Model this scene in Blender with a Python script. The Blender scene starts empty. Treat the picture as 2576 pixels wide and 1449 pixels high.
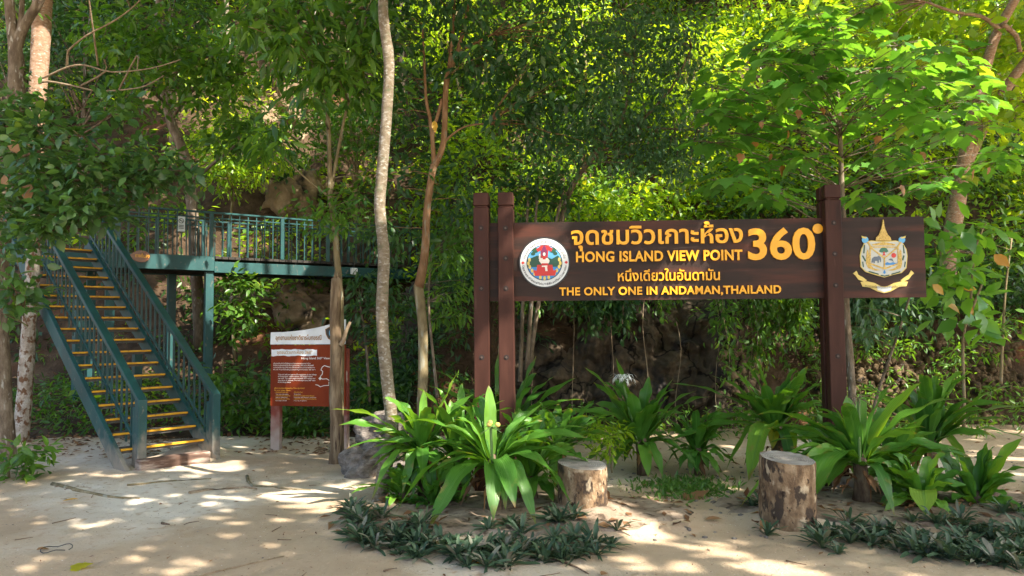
import bpy, bmesh, math, random
import numpy as np
from mathutils import Vector, Matrix, noise
R = math.radians
rng = np.random.default_rng(7)
random.seed(7)
sc = bpy.context.scene
COL = sc.collection

# ------------------------------------------------------------------ camera
F, CX, CY, H = 1860.0, 1288.0, 724.5, 1.62      # focal length in the units of a 2576 px wide photograph, eye height
PITCH, ROLL = R(3.0), R(0.45)
cp, sp, cr, sr = math.cos(PITCH), math.sin(PITCH), math.cos(ROLL), math.sin(ROLL)
cam_d = bpy.data.cameras.new('camera'); cam = bpy.data.objects.new('camera', cam_d); COL.objects.link(cam)
cam_d.sensor_fit = 'HORIZONTAL'; cam_d.sensor_width = 36; cam_d.lens = 36 * F / 2576
cam_d.clip_start = 0.05; cam_d.clip_end = 500
right = Vector((cr, sr * sp, -sr * cp)); up = Vector((sr, -cr * sp, cr * cp)); fwd = Vector((0, cp, sp))
M = Matrix((right, up, -fwd)).transposed().to_4x4(); M.translation = (0, 0, H); cam.matrix_world = M
sc.camera = cam

# ------------------------------------------------------------------ sky, sun, exposure
SUN = Vector((0.60, -0.42, 0.74)).normalized()    # towards the sun
w = bpy.data.worlds.new('World'); sc.world = w; w.use_nodes = True
nt = w.node_tree; bgn = nt.nodes['Background']
sky = nt.nodes.new('ShaderNodeTexSky'); sky.sky_type = 'NISHITA'; sky.sun_disc = False
sky.sun_elevation = math.asin(SUN.z); sky.sun_rotation = math.atan2(SUN.x, SUN.y)
sky.air_density = 1.0; sky.dust_density = 3.0; sky.ozone_density = 0.6
nt.links.new(sky.outputs[0], bgn.inputs[0]); bgn.inputs[1].default_value = 0.15
sd = bpy.data.lights.new('sun', 'SUN'); sd.energy = 4.4; sd.angle = R(0.55); sd.color = (1.0, 0.92, 0.79)
so = bpy.data.objects.new('sun', sd); COL.objects.link(so)
so.rotation_euler = SUN.to_track_quat('Z', 'Y').to_euler(); so.location = SUN * 40
sc.view_settings.view_transform = 'Standard'; sc.view_settings.look = 'None'
sc.view_settings.gamma = 1.0; sc.view_settings.exposure = 1.95
sc.cycles.max_bounces = 7; sc.cycles.diffuse_bounces = 4; sc.cycles.glossy_bounces = 2
sc.cycles.transmission_bounces = 4; sc.cycles.transparent_max_bounces = 4
sc.cycles.caustics_reflective = False; sc.cycles.caustics_refractive = False

# ------------------------------------------------------------------ pixel helpers
def ray(x, y):
    du, dv = x - CX, y - CY
    u = du * cr - dv * sr; v = du * sr + dv * cr
    X, Y, Z = u / F, -v / F, 1.0
    return Vector((X, Z * cp - Y * sp, Z * sp + Y * cp))
def at(x, y, Y):
    d = ray(x, y); return Vector((0, 0, H)) + d * (Y / d.y)
def gnd(x, y, z=0.0):
    d = ray(x, y); return Vector((0, 0, H)) + d * ((z - H) / d.z)

# ------------------------------------------------------------------ naming
def tag(o, label=None, cat=None, group=None, kind=None):
    if label: o['label'] = label
    if cat: o['category'] = cat
    if group: o['group'] = group
    if kind: o['kind'] = kind
    return o
def thing(name, label, cat, loc=(0, 0, 0), group=None, rz=0.0):
    o = bpy.data.objects.new(name, None); COL.objects.link(o)
    o.location = loc; o.rotation_euler = (0, 0, rz); o.empty_display_size = 0.1
    return tag(o, label, cat, group)
def link(name, me, mat=None, parent=None, local=False):
    """One mesh object. Vertices are in world space unless local; a parent here is unrotated."""
    o = bpy.data.objects.new(name, me); COL.objects.link(o)
    if mat is not None:
        me.materials.clear(); me.materials.append(mat)
    if parent is not None:
        o.parent = parent
        if not local:
            q = parent; off = Vector((0, 0, 0))
            while q is not None:
                off += q.location; q = q.parent
            if off.length > 0: me.transform(Matrix.Translation(-off))
    return o
def copy_tree(o, parent=None):
    c = o.copy(); COL.objects.link(c)
    if parent is not None: c.parent = parent
    for ch in list(o.children): copy_tree(ch, c)
    return c

# ------------------------------------------------------------------ mesh builder
class MB:
    def __init__(s): s.v = []; s.f = []; s.uv = None
    def add(s, vs, fs):
        n = len(s.v); s.v += [tuple(p) for p in vs]; s.f += [tuple(i + n for i in f) for f in fs]
    def box(s, c, size, rot=None, bev=0.0):
        x, y, z = [k / 2 for k in size]
        bm = bmesh.new(); bmesh.ops.create_cube(bm, size=1.0)
        for q in bm.verts: q.co = Vector((q.co.x * size[0], q.co.y * size[1], q.co.z * size[2]))
        if bev > 0: bmesh.ops.bevel(bm, geom=list(bm.edges), offset=bev, segments=1, affect='EDGES')
        bm.verts.index_update()
        vs = [(rot @ q.co if rot else q.co) + Vector(c) for q in bm.verts]
        s.add(vs, [[q.index for q in f.verts] for f in bm.faces]); bm.free(); return s
    def beam(s, a, b, wd, ht, upv=Vector((0, 0, 1)), bev=0.004):
        a, b = Vector(a), Vector(b); d = b - a; L = d.length; y = d.normalized()
        x = y.cross(upv)
        if x.length < 1e-4: x = y.cross(Vector((0, 1, 0)))
        x.normalize(); z = x.cross(y)
        m = Matrix((x, y, z)).transposed()
        return s.box((a + b) / 2, (wd, L, ht), m, bev)
    def tube(s, pts, rad, n=8, cap=True, jit=0.0):
        pts = [Vector(p) for p in pts]; m = len(pts)
        if not hasattr(rad, '__len__'): rad = [rad] * m
        base = len(s.v); ref = Vector((1, 0.13, 0.07)).normalized()
        for i, p in enumerate(pts):
            t = (pts[min(i + 1, m - 1)] - pts[max(i - 1, 0)]).normalized()
            if abs(t.dot(ref)) > 0.95: ref = Vector((0.1, 1, 0.2)).normalized()
            a = t.cross(ref).normalized(); b = t.cross(a).normalized()
            for k in range(n):
                q = 2 * math.pi * k / n; r = rad[i]
                d = a * math.cos(q) + b * math.sin(q)
                if jit: r *= 1 + jit * noise.noise((p + d * 0.2) * 5.0)
                s.v.append(tuple(p + d * r))
        for i in range(m - 1):
            for k in range(n):
                a0 = base + i * n + k; a1 = base + i * n + (k + 1) % n
                s.f.append((a0, a1, a1 + n, a0 + n))
        if cap:
            s.f.append(tuple(base + k for k in range(n))[::-1]); s.f.append(tuple(base + (m - 1) * n + k for k in range(n)))
        return s
    def prism(s, poly, fr, d0, d1):
        """poly: list of (a, b) in frame fr = (origin, ex, ey, en); solid between d0 and d1 along en."""
        O, ex, ey, en = fr; n = len(poly)
        ar = sum(poly[i][0] * poly[(i + 1) % n][1] - poly[(i + 1) % n][0] * poly[i][1] for i in range(n))
        if ar < 0: poly = poly[::-1]
        b = [O + ex * p[0] + ey * p[1] + en * d0 for p in poly]; t = [O + ex * p[0] + ey * p[1] + en * d1 for p in poly]
        s.add(b + t, [list(range(n))[::-1], list(range(n, 2 * n))] + [(i, (i + 1) % n, n + (i + 1) % n, n + i) for i in range(n)])
        return s
    def mesh(s, name, smooth=False):
        me = bpy.data.meshes.new(name); me.from_pydata(s.v, [], s.f); me.update()
        if smooth: me.polygons.foreach_set('use_smooth', [True] * len(me.polygons))
        return me
    def build(s, name, mat, parent=None, smooth=False, local=False):
        return link(name, s.mesh(name, smooth), mat, parent, local)

def np_mesh(name, V, faces_idx, starts, totals, rnd=None, smooth=False, uv=None):
    me = bpy.data.meshes.new(name)
    me.vertices.add(len(V)); me.vertices.foreach_set('co', np.ascontiguousarray(V, np.float32).ravel())
    me.loops.add(len(faces_idx)); me.loops.foreach_set('vertex_index', np.ascontiguousarray(faces_idx, np.int32))
    me.polygons.add(len(starts)); me.polygons.foreach_set('loop_start', np.ascontiguousarray(starts, np.int32))
    if smooth: me.polygons.foreach_set('use_smooth', np.ones(len(starts), bool))
    if rnd is not None:
        a = me.attributes.new('rnd', 'FLOAT', 'FACE'); a.data.foreach_set('value', np.ascontiguousarray(rnd, np.float32))
    me.update(calc_edges=True); me.validate()
    return me

# leaf templates: length 1 along +y, face up +z
LEAF_FAR = (np.array([(0, 0, 0), (-.21, .45, .07), (0, 1, -.06), (.21, .45, .07)], float), [(0, 3, 2), (0, 2, 1)])
LEAF = (np.array([(0, 0, 0), (-.17, .25, .05), (0, .27, 0), (.17, .25, .05), (-.21, .55, .04), (0, .58, -.02), (.21, .55, .04),
                  (-.1, .84, -.03), (0, .84, -.07), (.1, .84, -.03), (0, 1.05, -.15)], float),
        [(0, 2, 1), (0, 3, 2), (1, 2, 5, 4), (2, 3, 6, 5), (4, 5, 8, 7), (5, 6, 9, 8), (7, 8, 10), (8, 9, 10)])
_h = LEAF[0].copy(); _h[:, 0] *= 1.35; LEAF_WIDE = (_h, LEAF[1])
_n = LEAF[0].copy(); _n[:, 0] *= 0.72; LEAF_NARROW = (_n, LEAF[1])
def _lobed():
    rim = [(.0, .0), (.14, -.10), (.30, -.02), (.36, .12), (.52, .26), (.40, .36), (.27, .46), (.30, .62), (.16, .72), (.0, 1.0)]
    rim = rim + [(-x, y) for x, y in rim[-2:0:-1]]
    dz = lambda x, y: -.42 * x * x - .22 * max(0, y - .3) ** 2 + .10 * abs(x)
    v = [(x, y, dz(x, y)) for x, y in rim] + [(0, .33, 0)]
    n = len(rim)
    return (np.array(v, float), [(n, (i + 1) % n, i) if False else (n, i, (i + 1) % n) for i in range(n)])
LEAF_LOBED = _lobed()

def unit(a): return a / np.maximum(np.linalg.norm(a, axis=-1, keepdims=True), 1e-9)
def leaves(name, tmpl, pos, d, nrm, size, rnd, flex=0.25):
    T, FS = tmpl; N = len(pos)
    y = unit(np.asarray(d, float)); z = np.asarray(nrm, float); x = unit(np.cross(y, z)); z = np.cross(x, y)
    S = np.asarray(size, float)[:, None, None]
    TT = np.repeat(T[None], N, 0).copy()
    TT[:, :, 0] *= (1 + rng.uniform(-.18, .18, N))[:, None]
    TT[:, :, 2] += (rng.uniform(-flex, flex, N))[:, None] * TT[:, :, 1] ** 2
    V = pos[:, None, :] + S * (TT[:, :, 0:1] * x[:, None] + TT[:, :, 1:2] * y[:, None] + TT[:, :, 2:3] * z[:, None])
    nv = len(T); tot = [len(f) for f in FS]; flat = np.array([i for f in FS for i in f]); nl = len(flat)
    idx = (flat[None] + (np.arange(N) * nv)[:, None]).ravel()
    st0 = np.cumsum([0] + tot[:-1]); st = (st0[None] + (np.arange(N) * nl)[:, None]).ravel()
    return np_mesh(name, V.reshape(-1, 3), idx, st, None, np.repeat(np.asarray(rnd), len(FS)))
def clusters(centers, per, rad, flat=.6, size=(.1, .16), droop=.25, out=.8, up=1.0, tilt=.5):
    """leaf positions, directions, normals, sizes, random values round twig ends"""
    C = np.asarray(centers, float); N = len(C) * per
    cc = np.repeat(C, per, 0); rr = np.repeat(np.broadcast_to(rad, len(C)), per)[:, None]
    off = rng.normal(size=(N, 3)) * np.array([1, 1, flat]) * .55
    pos = cc + off * rr
    d = unit(off) * out + rng.normal(size=(N, 3)) * .45 + np.array([0, 0, -droop])
    n = np.array([0, 0, up]) + rng.normal(size=(N, 3)) * tilt
    s = rng.uniform(size[0], size[1], N)
    tone = np.clip(np.repeat(rng.uniform(0, 1, len(C)), per) * .55 + rng.uniform(0, 1, N) * .45, 0, 1)
    return pos, d, n, s, tone
def cat5(*a): return tuple(np.concatenate([q[i] for q in a]) for i in range(5))

# ------------------------------------------------------------------ materials
def nodes(name):
    m = bpy.data.materials.new(name); m.use_nodes = True
    t = m.node_tree; return m, t, t.nodes, t.links, t.nodes['Principled BSDF']
def ramp(ns, pts):
    r = ns.new('ShaderNodeValToRGB'); e = r.color_ramp.elements
    while len(e) > 1: e.remove(e[-1])
    e[0].position = pts[0][0]; e[0].color = (*pts[0][1], 1)
    for p, c in pts[1:]:
        q = e.new(p); q.color = (*c, 1)
    return r
def surf(name, pts, scale=4.0, rough=.7, bump=.3, bscale=None, stretch=(1, 1, 1), detail=8, dist=0.02, spec=.4, nrough=.6, speck=None, patch=None):
    """noise coloured surface: pts = colour ramp; patch = (colour, scale, lo, hi) big blotches"""
    m, t, ns, ln, b = nodes(name)
    tc = ns.new('ShaderNodeTexCoord'); mp = ns.new('ShaderNodeMapping'); mp.inputs['Scale'].default_value = stretch
    ln.new(tc.outputs['Object'], mp.inputs['Vector'])
    n = ns.new('ShaderNodeTexNoise'); n.inputs['Scale'].default_value = scale; n.inputs['Detail'].default_value = detail; n.inputs['Roughness'].default_value = nrough
    ln.new(mp.outputs[0], n.inputs['Vector'])
    r = ramp(ns, pts); ln.new(n.outputs[0], r.inputs[0]); col = r.outputs[0]
    for pt in (patch if isinstance(patch, list) else [patch] if patch else []):
        c2, s2, lo, hi = pt
        n2 = ns.new('ShaderNodeTexNoise'); n2.inputs['Scale'].default_value = s2; n2.inputs['Detail'].default_value = 5
        ln.new(mp.outputs[0], n2.inputs['Vector'])
        k = ns.new('ShaderNodeMapRange'); k.inputs[1].default_value = lo; k.inputs[2].default_value = hi; ln.new(n2.outputs[0], k.inputs[0])
        mx = ns.new('ShaderNodeMix'); mx.data_type = 'RGBA'; ln.new(k.outputs[0], mx.inputs[0]); ln.new(col, mx.inputs[6]); mx.inputs[7].default_value = (*c2, 1); col = mx.outputs[2]
    ln.new(col, b.inputs['Base Color'])
    b.inputs['Roughness'].default_value = rough; b.inputs['Specular IOR Level'].default_value = spec
    if bump > 0:
        n3 = ns.new('ShaderNodeTexNoise'); n3.inputs['Scale'].default_value = bscale or scale * 3; n3.inputs['Detail'].default_value = 8; n3.inputs['Roughness'].default_value = .65
        ln.new(mp.outputs[0], n3.inputs['Vector'])
        bp = ns.new('ShaderNodeBump'); bp.inputs['Strength'].default_value = bump; bp.inputs['Distance'].default_value = dist
        ln.new(n3.outputs[0], bp.inputs['Height']); ln.new(bp.outputs[0], b.inputs['Normal'])
    return m
def flat(name, c, rough=.5, spec=.4):
    k = .88
    return surf(name, [(.3, tuple(x * k for x in c)), (.7, tuple(min(1, x * 1.06) for x in c))], 9, rough, .06, 60, spec=spec, dist=.003)
def leafmat(name, pts, trans=.35, tcol=None, rough=.38, spec=.45, vein=False):
    m, t, ns, ln, b = nodes(name)
    at_ = ns.new('ShaderNodeAttribute'); at_.attribute_name = 'rnd'
    r = ramp(ns, pts); ln.new(at_.outputs['Fac'], r.inputs[0])
    ln.new(r.outputs[0], b.inputs['Base Color']); b.inputs['Roughness'].default_value = rough; b.inputs['Specular IOR Level'].default_value = spec
    tr = ns.new('ShaderNodeBsdfTranslucent')
    hs = ns.new('ShaderNodeMix'); hs.data_type = 'RGBA'; hs.blend_type = 'MULTIPLY'; hs.inputs[0].default_value = 1
    ln.new(r.outputs[0], hs.inputs[6]); hs.inputs[7].default_value = (*(tcol or (2.6, 2.1, .7)), 1); ln.new(hs.outputs[2], tr.inputs[0])
    mx = ns.new('ShaderNodeMixShader'); mx.inputs[0].default_value = trans
    ln.new(b.outputs[0], mx.inputs[1]); ln.new(tr.outputs[0], mx.inputs[2]); ln.new(mx.outputs[0], ns['Material Output'].inputs[0])
    return m

MT = {}
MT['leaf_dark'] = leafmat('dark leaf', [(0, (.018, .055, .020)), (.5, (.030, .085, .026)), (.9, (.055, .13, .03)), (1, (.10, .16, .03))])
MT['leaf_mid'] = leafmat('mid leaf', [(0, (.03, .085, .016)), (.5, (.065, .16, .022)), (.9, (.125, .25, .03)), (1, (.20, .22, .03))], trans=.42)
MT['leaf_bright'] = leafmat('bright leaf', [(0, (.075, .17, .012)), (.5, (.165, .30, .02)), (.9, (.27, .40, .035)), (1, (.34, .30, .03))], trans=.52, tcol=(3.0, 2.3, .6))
MT['leaf_blue'] = leafmat('blue green leaf', [(0, (.03, .085, .045)), (.6, (.062, .145, .072)), (1, (.10, .20, .08))], trans=.3, rough=.42)
MT['leaf_lobed'] = leafmat('lobed leaf', [(0, (.045, .15, .028)), (.5, (.085, .235, .038)), (.9, (.14, .31, .045)), (1, (.22, .27, .03))], trans=.45, rough=.36)
MT['leaf_bush'] = leafmat('bush leaf', [(0, (.030, .080, .028)), (.55, (.055, .13, .036)), (.93, (.095, .19, .04)), (1, (.15, .22, .03))], trans=.32, rough=.32, spec=.5)
MT['leaf_yellow'] = leafmat('yellow leaf', [(0, (.45, .20, .03)), (.5, (.55, .33, .04)), (1, (.40, .16, .04))], trans=.35, tcol=(1.5, 1.2, .6))
MT['leaf_brown'] = leafmat('orange brown leaf', [(0, (.20, .085, .02)), (.5, (.32, .15, .03)), (1, (.22, .11, .04))], trans=.3, tcol=(1.5, 1.2, .6))
MT['leaf_dead'] = leafmat('dead leaf', [(0, (.10, .05, .028)), (.5, (.19, .095, .045)), (1, (.30, .17, .08))], trans=.12, tcol=(1.3, 1, .8), rough=.7, spec=.2)
MT['oyster'] = leafmat('oyster plant leaf', [(0, (.026, .055, .030)), (.45, (.045, .085, .044)), (.72, (.075, .115, .062)), (.88, (.15, .155, .115)), (1, (.19, .165, .13))], trans=.12, rough=.55, spec=.35)
MT['grass'] = leafmat('grass blade', [(0, (.05, .13, .02)), (1, (.10, .21, .04))], trans=.35)
# crinum strap leaf: uv x runs across the blade, uv y along it
def strapmat():
    m, t, ns, ln, b = nodes('strap leaf')
    uv = ns.new('ShaderNodeUVMap'); sx = ns.new('ShaderNodeSeparateXYZ'); ln.new(uv.outputs[0], sx.inputs[0])
    at_ = ns.new('ShaderNodeAttribute'); at_.attribute_name = 'rnd'
    r = ramp(ns, [(0, (.034, .12, .016)), (.5, (.075, .205, .025)), (.88, (.15, .31, .036)), (1, (.25, .28, .03))]); ln.new(at_.outputs['Fac'], r.inputs[0])
    # fine lengthwise veins
    wv = ns.new('ShaderNodeMath'); wv.operation = 'MULTIPLY'; wv.inputs[1].default_value = 62; ln.new(sx.outputs[0], wv.inputs[0])
    si = ns.new('ShaderNodeMath'); si.operation = 'SINE'; ln.new(wv.outputs[0], si.inputs[0])
    mid = ns.new('ShaderNodeMath'); mid.operation = 'SUBTRACT'; mid.inputs[1].default_value = .5; ln.new(sx.outputs[0], mid.inputs[0])
    ab = ns.new('ShaderNodeMath'); ab.operation = 'ABSOLUTE'; ln.new(mid.outputs[0], ab.inputs[0])
    mr = ns.new('ShaderNodeMapRange'); mr.inputs[1].default_value = .0; mr.inputs[2].default_value = .09; mr.inputs[3].default_value = .55; mr.inputs[4].default_value = 0; ln.new(ab.outputs[0], mr.inputs[0])
    m1 = ns.new('ShaderNodeMix'); m1.data_type = 'RGBA'; ln.new(mr.outputs[0], m1.inputs[0]); ln.new(r.outputs[0], m1.inputs[6]); m1.inputs[7].default_value = (.10, .23, .05, 1)
    # mottling, yellowed and brown tips
    tc = ns.new('ShaderNodeTexCoord'); nz = ns.new('ShaderNodeTexNoise'); nz.inputs['Scale'].default_value = 9; nz.inputs['Detail'].default_value = 6; ln.new(tc.outputs['Object'], nz.inputs[0])
    ad = ns.new('ShaderNodeMath'); ad.operation = 'ADD'; ln.new(sx.outputs[1], ad.inputs[0])
    sc_ = ns.new('ShaderNodeMath'); sc_.operation = 'MULTIPLY'; sc_.inputs[1].default_value = .35; ln.new(nz.outputs[0], sc_.inputs[0]); ln.new(sc_.outputs[0], ad.inputs[1])
    tp = ns.new('ShaderNodeMapRange'); tp.inputs[1].default_value = 1.10; tp.inputs[2].default_value = 1.2; ln.new(ad.outputs[0], tp.inputs[0])
    m2 = ns.new('ShaderNodeMix'); m2.data_type = 'RGBA'; ln.new(tp.outputs[0], m2.inputs[0]); ln.new(m1.outputs[2], m2.inputs[6]); m2.inputs[7].default_value = (.22, .15, .04, 1)
    n5 = ns.new('ShaderNodeTexNoise'); n5.inputs['Scale'].default_value = 5; n5.inputs['Detail'].default_value = 7; ln.new(tc.outputs['Object'], n5.inputs[0])
    ed = ns.new('ShaderNodeMath'); ed.operation = 'MULTIPLY_ADD'; ed.inputs[1].default_value = .16; ln.new(ab.outputs[0], ed.inputs[0]); ln.new(n5.outputs[0], ed.inputs[2])
    k5 = ns.new('ShaderNodeMapRange'); k5.inputs[1].default_value = .68; k5.inputs[2].default_value = .76; k5.inputs[4].default_value = .7; ln.new(ed.outputs[0], k5.inputs[0])
    m4 = ns.new('ShaderNodeMix'); m4.data_type = 'RGBA'; ln.new(k5.outputs[0], m4.inputs[0]); ln.new(m2.outputs[2], m4.inputs[6]); m4.inputs[7].default_value = (.26, .22, .06, 1); m2 = m4
    ln.new(m2.outputs[2], b.inputs['Base Color']); b.inputs['Roughness'].default_value = .33; b.inputs['Specular IOR Level'].default_value = .45
    bp = ns.new('ShaderNodeBump'); bp.inputs['Strength'].default_value = .35; bp.inputs['Distance'].default_value = .003; ln.new(si.outputs[0], bp.inputs['Height']); ln.new(bp.outputs[0], b.inputs['Normal'])
    tr = ns.new('ShaderNodeBsdfTranslucent'); hs = ns.new('ShaderNodeMix'); hs.data_type = 'RGBA'; hs.blend_type = 'MULTIPLY'; hs.inputs[0].default_value = 1
    ln.new(m2.outputs[2], hs.inputs[6]); hs.inputs[7].default_value = (2.6, 2.0, .6, 1); ln.new(hs.outputs[2], tr.inputs[0])
    mx = ns.new('ShaderNodeMixShader'); mx.inputs[0].default_value = .33; ln.new(b.outputs[0], mx.inputs[1]); ln.new(tr.outputs[0], mx.inputs[2]); ln.new(mx.outputs[0], ns['Material Output'].inputs[0])
    return m
MT['strap'] = strapmat()
MT['sand'] = surf('sandy ground', [(.25, (.365, .262, .168)), (.5, (.455, .34, .228)), (.75, (.53, .42, .295))], .9, .95, .9, 42, dist=.014, spec=.12, detail=12, nrough=.72,
                  patch=[((.64, .565, .46), .35, .50, .62), ((.42, .30, .20), 11, .56, .72), ((.20, .15, .11), 40, .655, .71), ((.74, .70, .63), 55, .68, .74)])
MT['soil'] = surf('hillside soil', [(.3, (.030, .018, .011)), (.5, (.060, .038, .023)), (.7, (.12, .078, .048))], 2.2, .95, .9, 9, dist=.08, spec=.15, patch=((.13, .06, .03), .6, .6, .7))
def ringmat():
    m = MT['stump_top']; t = m.node_tree; ns, ln = t.nodes, t.links; b = ns['Principled BSDF']
    tc = ns.new('ShaderNodeTexCoord'); mp = ns.new('ShaderNodeMapping'); mp.inputs['Scale'].default_value = (1, 1, 0); ln.new(tc.outputs['Object'], mp.inputs[0])
    nz = ns.new('ShaderNodeTexNoise'); nz.inputs['Scale'].default_value = 7; ln.new(mp.outputs[0], nz.inputs[0])
    le = ns.new('ShaderNodeVectorMath'); le.operation = 'LENGTH'; ln.new(mp.outputs[0], le.inputs[0])
    a = ns.new('ShaderNodeMath'); a.operation = 'MULTIPLY_ADD'; a.inputs[1].default_value = .05; ln.new(nz.outputs[0], a.inputs[0]); ln.new(le.outputs['Value'], a.inputs[2])
    k = ns.new('ShaderNodeMath'); k.operation = 'MULTIPLY'; k.inputs[1].default_value = 330; ln.new(a.outputs[0], k.inputs[0])
    si = ns.new('ShaderNodeMath'); si.operation = 'SINE'; ln.new(k.outputs[0], si.inputs[0])
    mr = ns.new('ShaderNodeMapRange'); mr.inputs[1].default_value = .2; mr.inputs[2].default_value = 1; mr.inputs[3].default_value = 0; mr.inputs[4].default_value = .45; ln.new(si.outputs[0], mr.inputs[0])
    old = b.inputs['Base Color'].links[0].from_socket; mx = ns.new('ShaderNodeMix'); mx.data_type = 'RGBA'; ln.new(mr.outputs[0], mx.inputs[0]); ln.new(old, mx.inputs[6]); mx.inputs[7].default_value = (.13, .105, .085, 1); ln.new(mx.outputs[2], b.inputs['Base Color'])
def rockmat(name, a, b_, c, scale=1.6):
    return surf(name, [(.28, a), (.5, b_), (.7, c)], scale, .9, 1.0, scale * 5, dist=.06, spec=.2, nrough=.7, patch=((.035, .03, .028), scale * 1.5, .56, .68))
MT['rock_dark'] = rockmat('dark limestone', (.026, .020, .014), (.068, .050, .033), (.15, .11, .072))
def cracked(m, scale, w_, col):
    t = m.node_tree; ns, ln = t.nodes, t.links; b = ns['Principled BSDF']; tc = ns.new('ShaderNodeTexCoord'); nz = ns.new('ShaderNodeTexNoise'); nz.inputs['Scale'].default_value = scale * 1.5; nz.inputs['Detail'].default_value = 6; ln.new(tc.outputs['Object'], nz.inputs[0])
    ad = ns.new('ShaderNodeMix'); ad.data_type = 'RGBA'; ad.blend_type = 'LINEAR_LIGHT'; ad.inputs[0].default_value = .22; ln.new(tc.outputs['Object'], ad.inputs[6]); ln.new(nz.outputs[1], ad.inputs[7])
    mp = ns.new('ShaderNodeMapping'); mp.inputs['Scale'].default_value = (1, 1, .55); mp.inputs['Rotation'].default_value = (0, .5, 0); ln.new(ad.outputs[2], mp.inputs[0])
    v = ns.new('ShaderNodeTexVoronoi'); v.feature = 'DISTANCE_TO_EDGE'; v.inputs['Scale'].default_value = scale; ln.new(mp.outputs[0], v.inputs[0])
    mr = ns.new('ShaderNodeMapRange'); mr.inputs[1].default_value = w_ * .3; mr.inputs[2].default_value = w_; mr.inputs[3].default_value = .9; mr.inputs[4].default_value = 0; ln.new(v.outputs['Distance'], mr.inputs[0])
    old = b.inputs['Base Color'].links[0].from_socket; mx = ns.new('ShaderNodeMix'); mx.data_type = 'RGBA'; ln.new(mr.outputs[0], mx.inputs[0]); ln.new(old, mx.inputs[6]); mx.inputs[7].default_value = (*col, 1); ln.new(mx.outputs[2], b.inputs['Base Color'])
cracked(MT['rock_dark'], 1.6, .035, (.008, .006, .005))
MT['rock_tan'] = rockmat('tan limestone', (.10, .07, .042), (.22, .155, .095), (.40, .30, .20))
MT['rubble'] = rockmat('rubble bank', (.045, .030, .016), (.11, .075, .040), (.22, .155, .09), 5)
MT['rock_grey'] = surf('grey boulder', [(.3, (.06, .05, .043)), (.5, (.19, .162, .14)), (.7, (.38, .335, .295))], 7, .9, 1.0, 22, dist=.04, spec=.2, nrough=.75, stretch=(1, 1, 2.2))
def bark(name, a, b_, c, scale=7, pt=None, stretch=(1, 1, .35)):
    scale *= 1.9
    if pt: pt = [(q[0], q[1] * 1.7, q[2], q[3]) for q in (pt if isinstance(pt, list) else [pt])]
    return surf(name, [(.3, a), (.5, b_), (.7, c)], scale, .85, .8, scale * 4, stretch=stretch, dist=.02, spec=.15, patch=pt)
MT['bark_pale'] = bark('pale mottled bark', (.11, .085, .055), (.18, .145, .10), (.27, .235, .185), 9, [((.33, .31, .27), 16, .55, .64), ((.14, .10, .065), 8, .60, .70), ((.10, .11, .06), 4, .6, .72)], (1, 1, 1.8))
MT['bark_white'] = bark('white lichen bark', (.20, .15, .11), (.36, .32, .27), (.50, .48, .45), 6, [((.15, .08, .045), 9, .52, .58), ((.25, .22, .18), 22, .58, .66)], (1, 1, .8))
MT['bark_red'] = bark('red brown bark', (.11, .058, .028), (.20, .112, .056), (.30, .19, .115), 7, ((.20, .17, .12), 10, .6, .68))
MT['bark_pink'] = bark('pinkish bark', (.20, .12, .075), (.33, .21, .14), (.42, .30, .22), 8, ((.45, .43, .39), 14, .6, .66), (1, 1, 2))
MT['bark_grey'] = bark('grey brown bark', (.07, .05, .035), (.15, .115, .08), (.26, .21, .16), 7, ((.34, .32, .28), 12, .62, .68))
MT['bark_olive'] = bark('olive bark', (.095, .075, .038), (.19, .15, .082), (.29, .24, .145), 6, ((.27, .26, .20), 7, .58, .66))
MT['dead_wood'] = bark('dead wood', (.06, .038, .022), (.155, .108, .066), (.30, .23, .15), 6, ((.05, .03, .022), 5, .58, .64), (1.5, 1.5, .22))
MT['stump_side'] = bark('stump bark', (.07, .042, .025), (.20, .13, .075), (.36, .26, .16), 7, [((.06, .042, .03), 5, .54, .58), ((.42, .33, .22), 9, .58, .66), ((.035, .022, .015), 13, .64, .68)], (1, 1, .6))
MT['stump_top'] = surf('sawn stump top', [(.3, (.13, .115, .10)), (.5, (.27, .245, .22)), (.7, (.40, .37, .335))], 6, .9, .5, 30, dist=.008, spec=.15, patch=((.12, .10, .085), 11, .6, .7))
ringmat()
MT['teal'] = surf('teal painted steel', [(.3, (.006, .036, .039)), (.55, (.010, .062, .064)), (.8, (.018, .095, .09))], 3, .38, .12, 40, dist=.004, spec=.5,
                  patch=[((.05, .05, .042), 9, .63, .70), ((.02, .016, .012), 30, .68, .72)])
MT['teal_scuffed'] = surf('scuffed teal steel', [(.3, (.007, .042, .044)), (.55, (.012, .066, .067)), (.8, (.024, .095, .088))], 3, .5, .25, 40, dist=.004,
                  patch=[((.13, .12, .10), 16, .63, .72), ((.02, .05, .05), 4, .55, .7)], stretch=(1, 1, .6))
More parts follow.
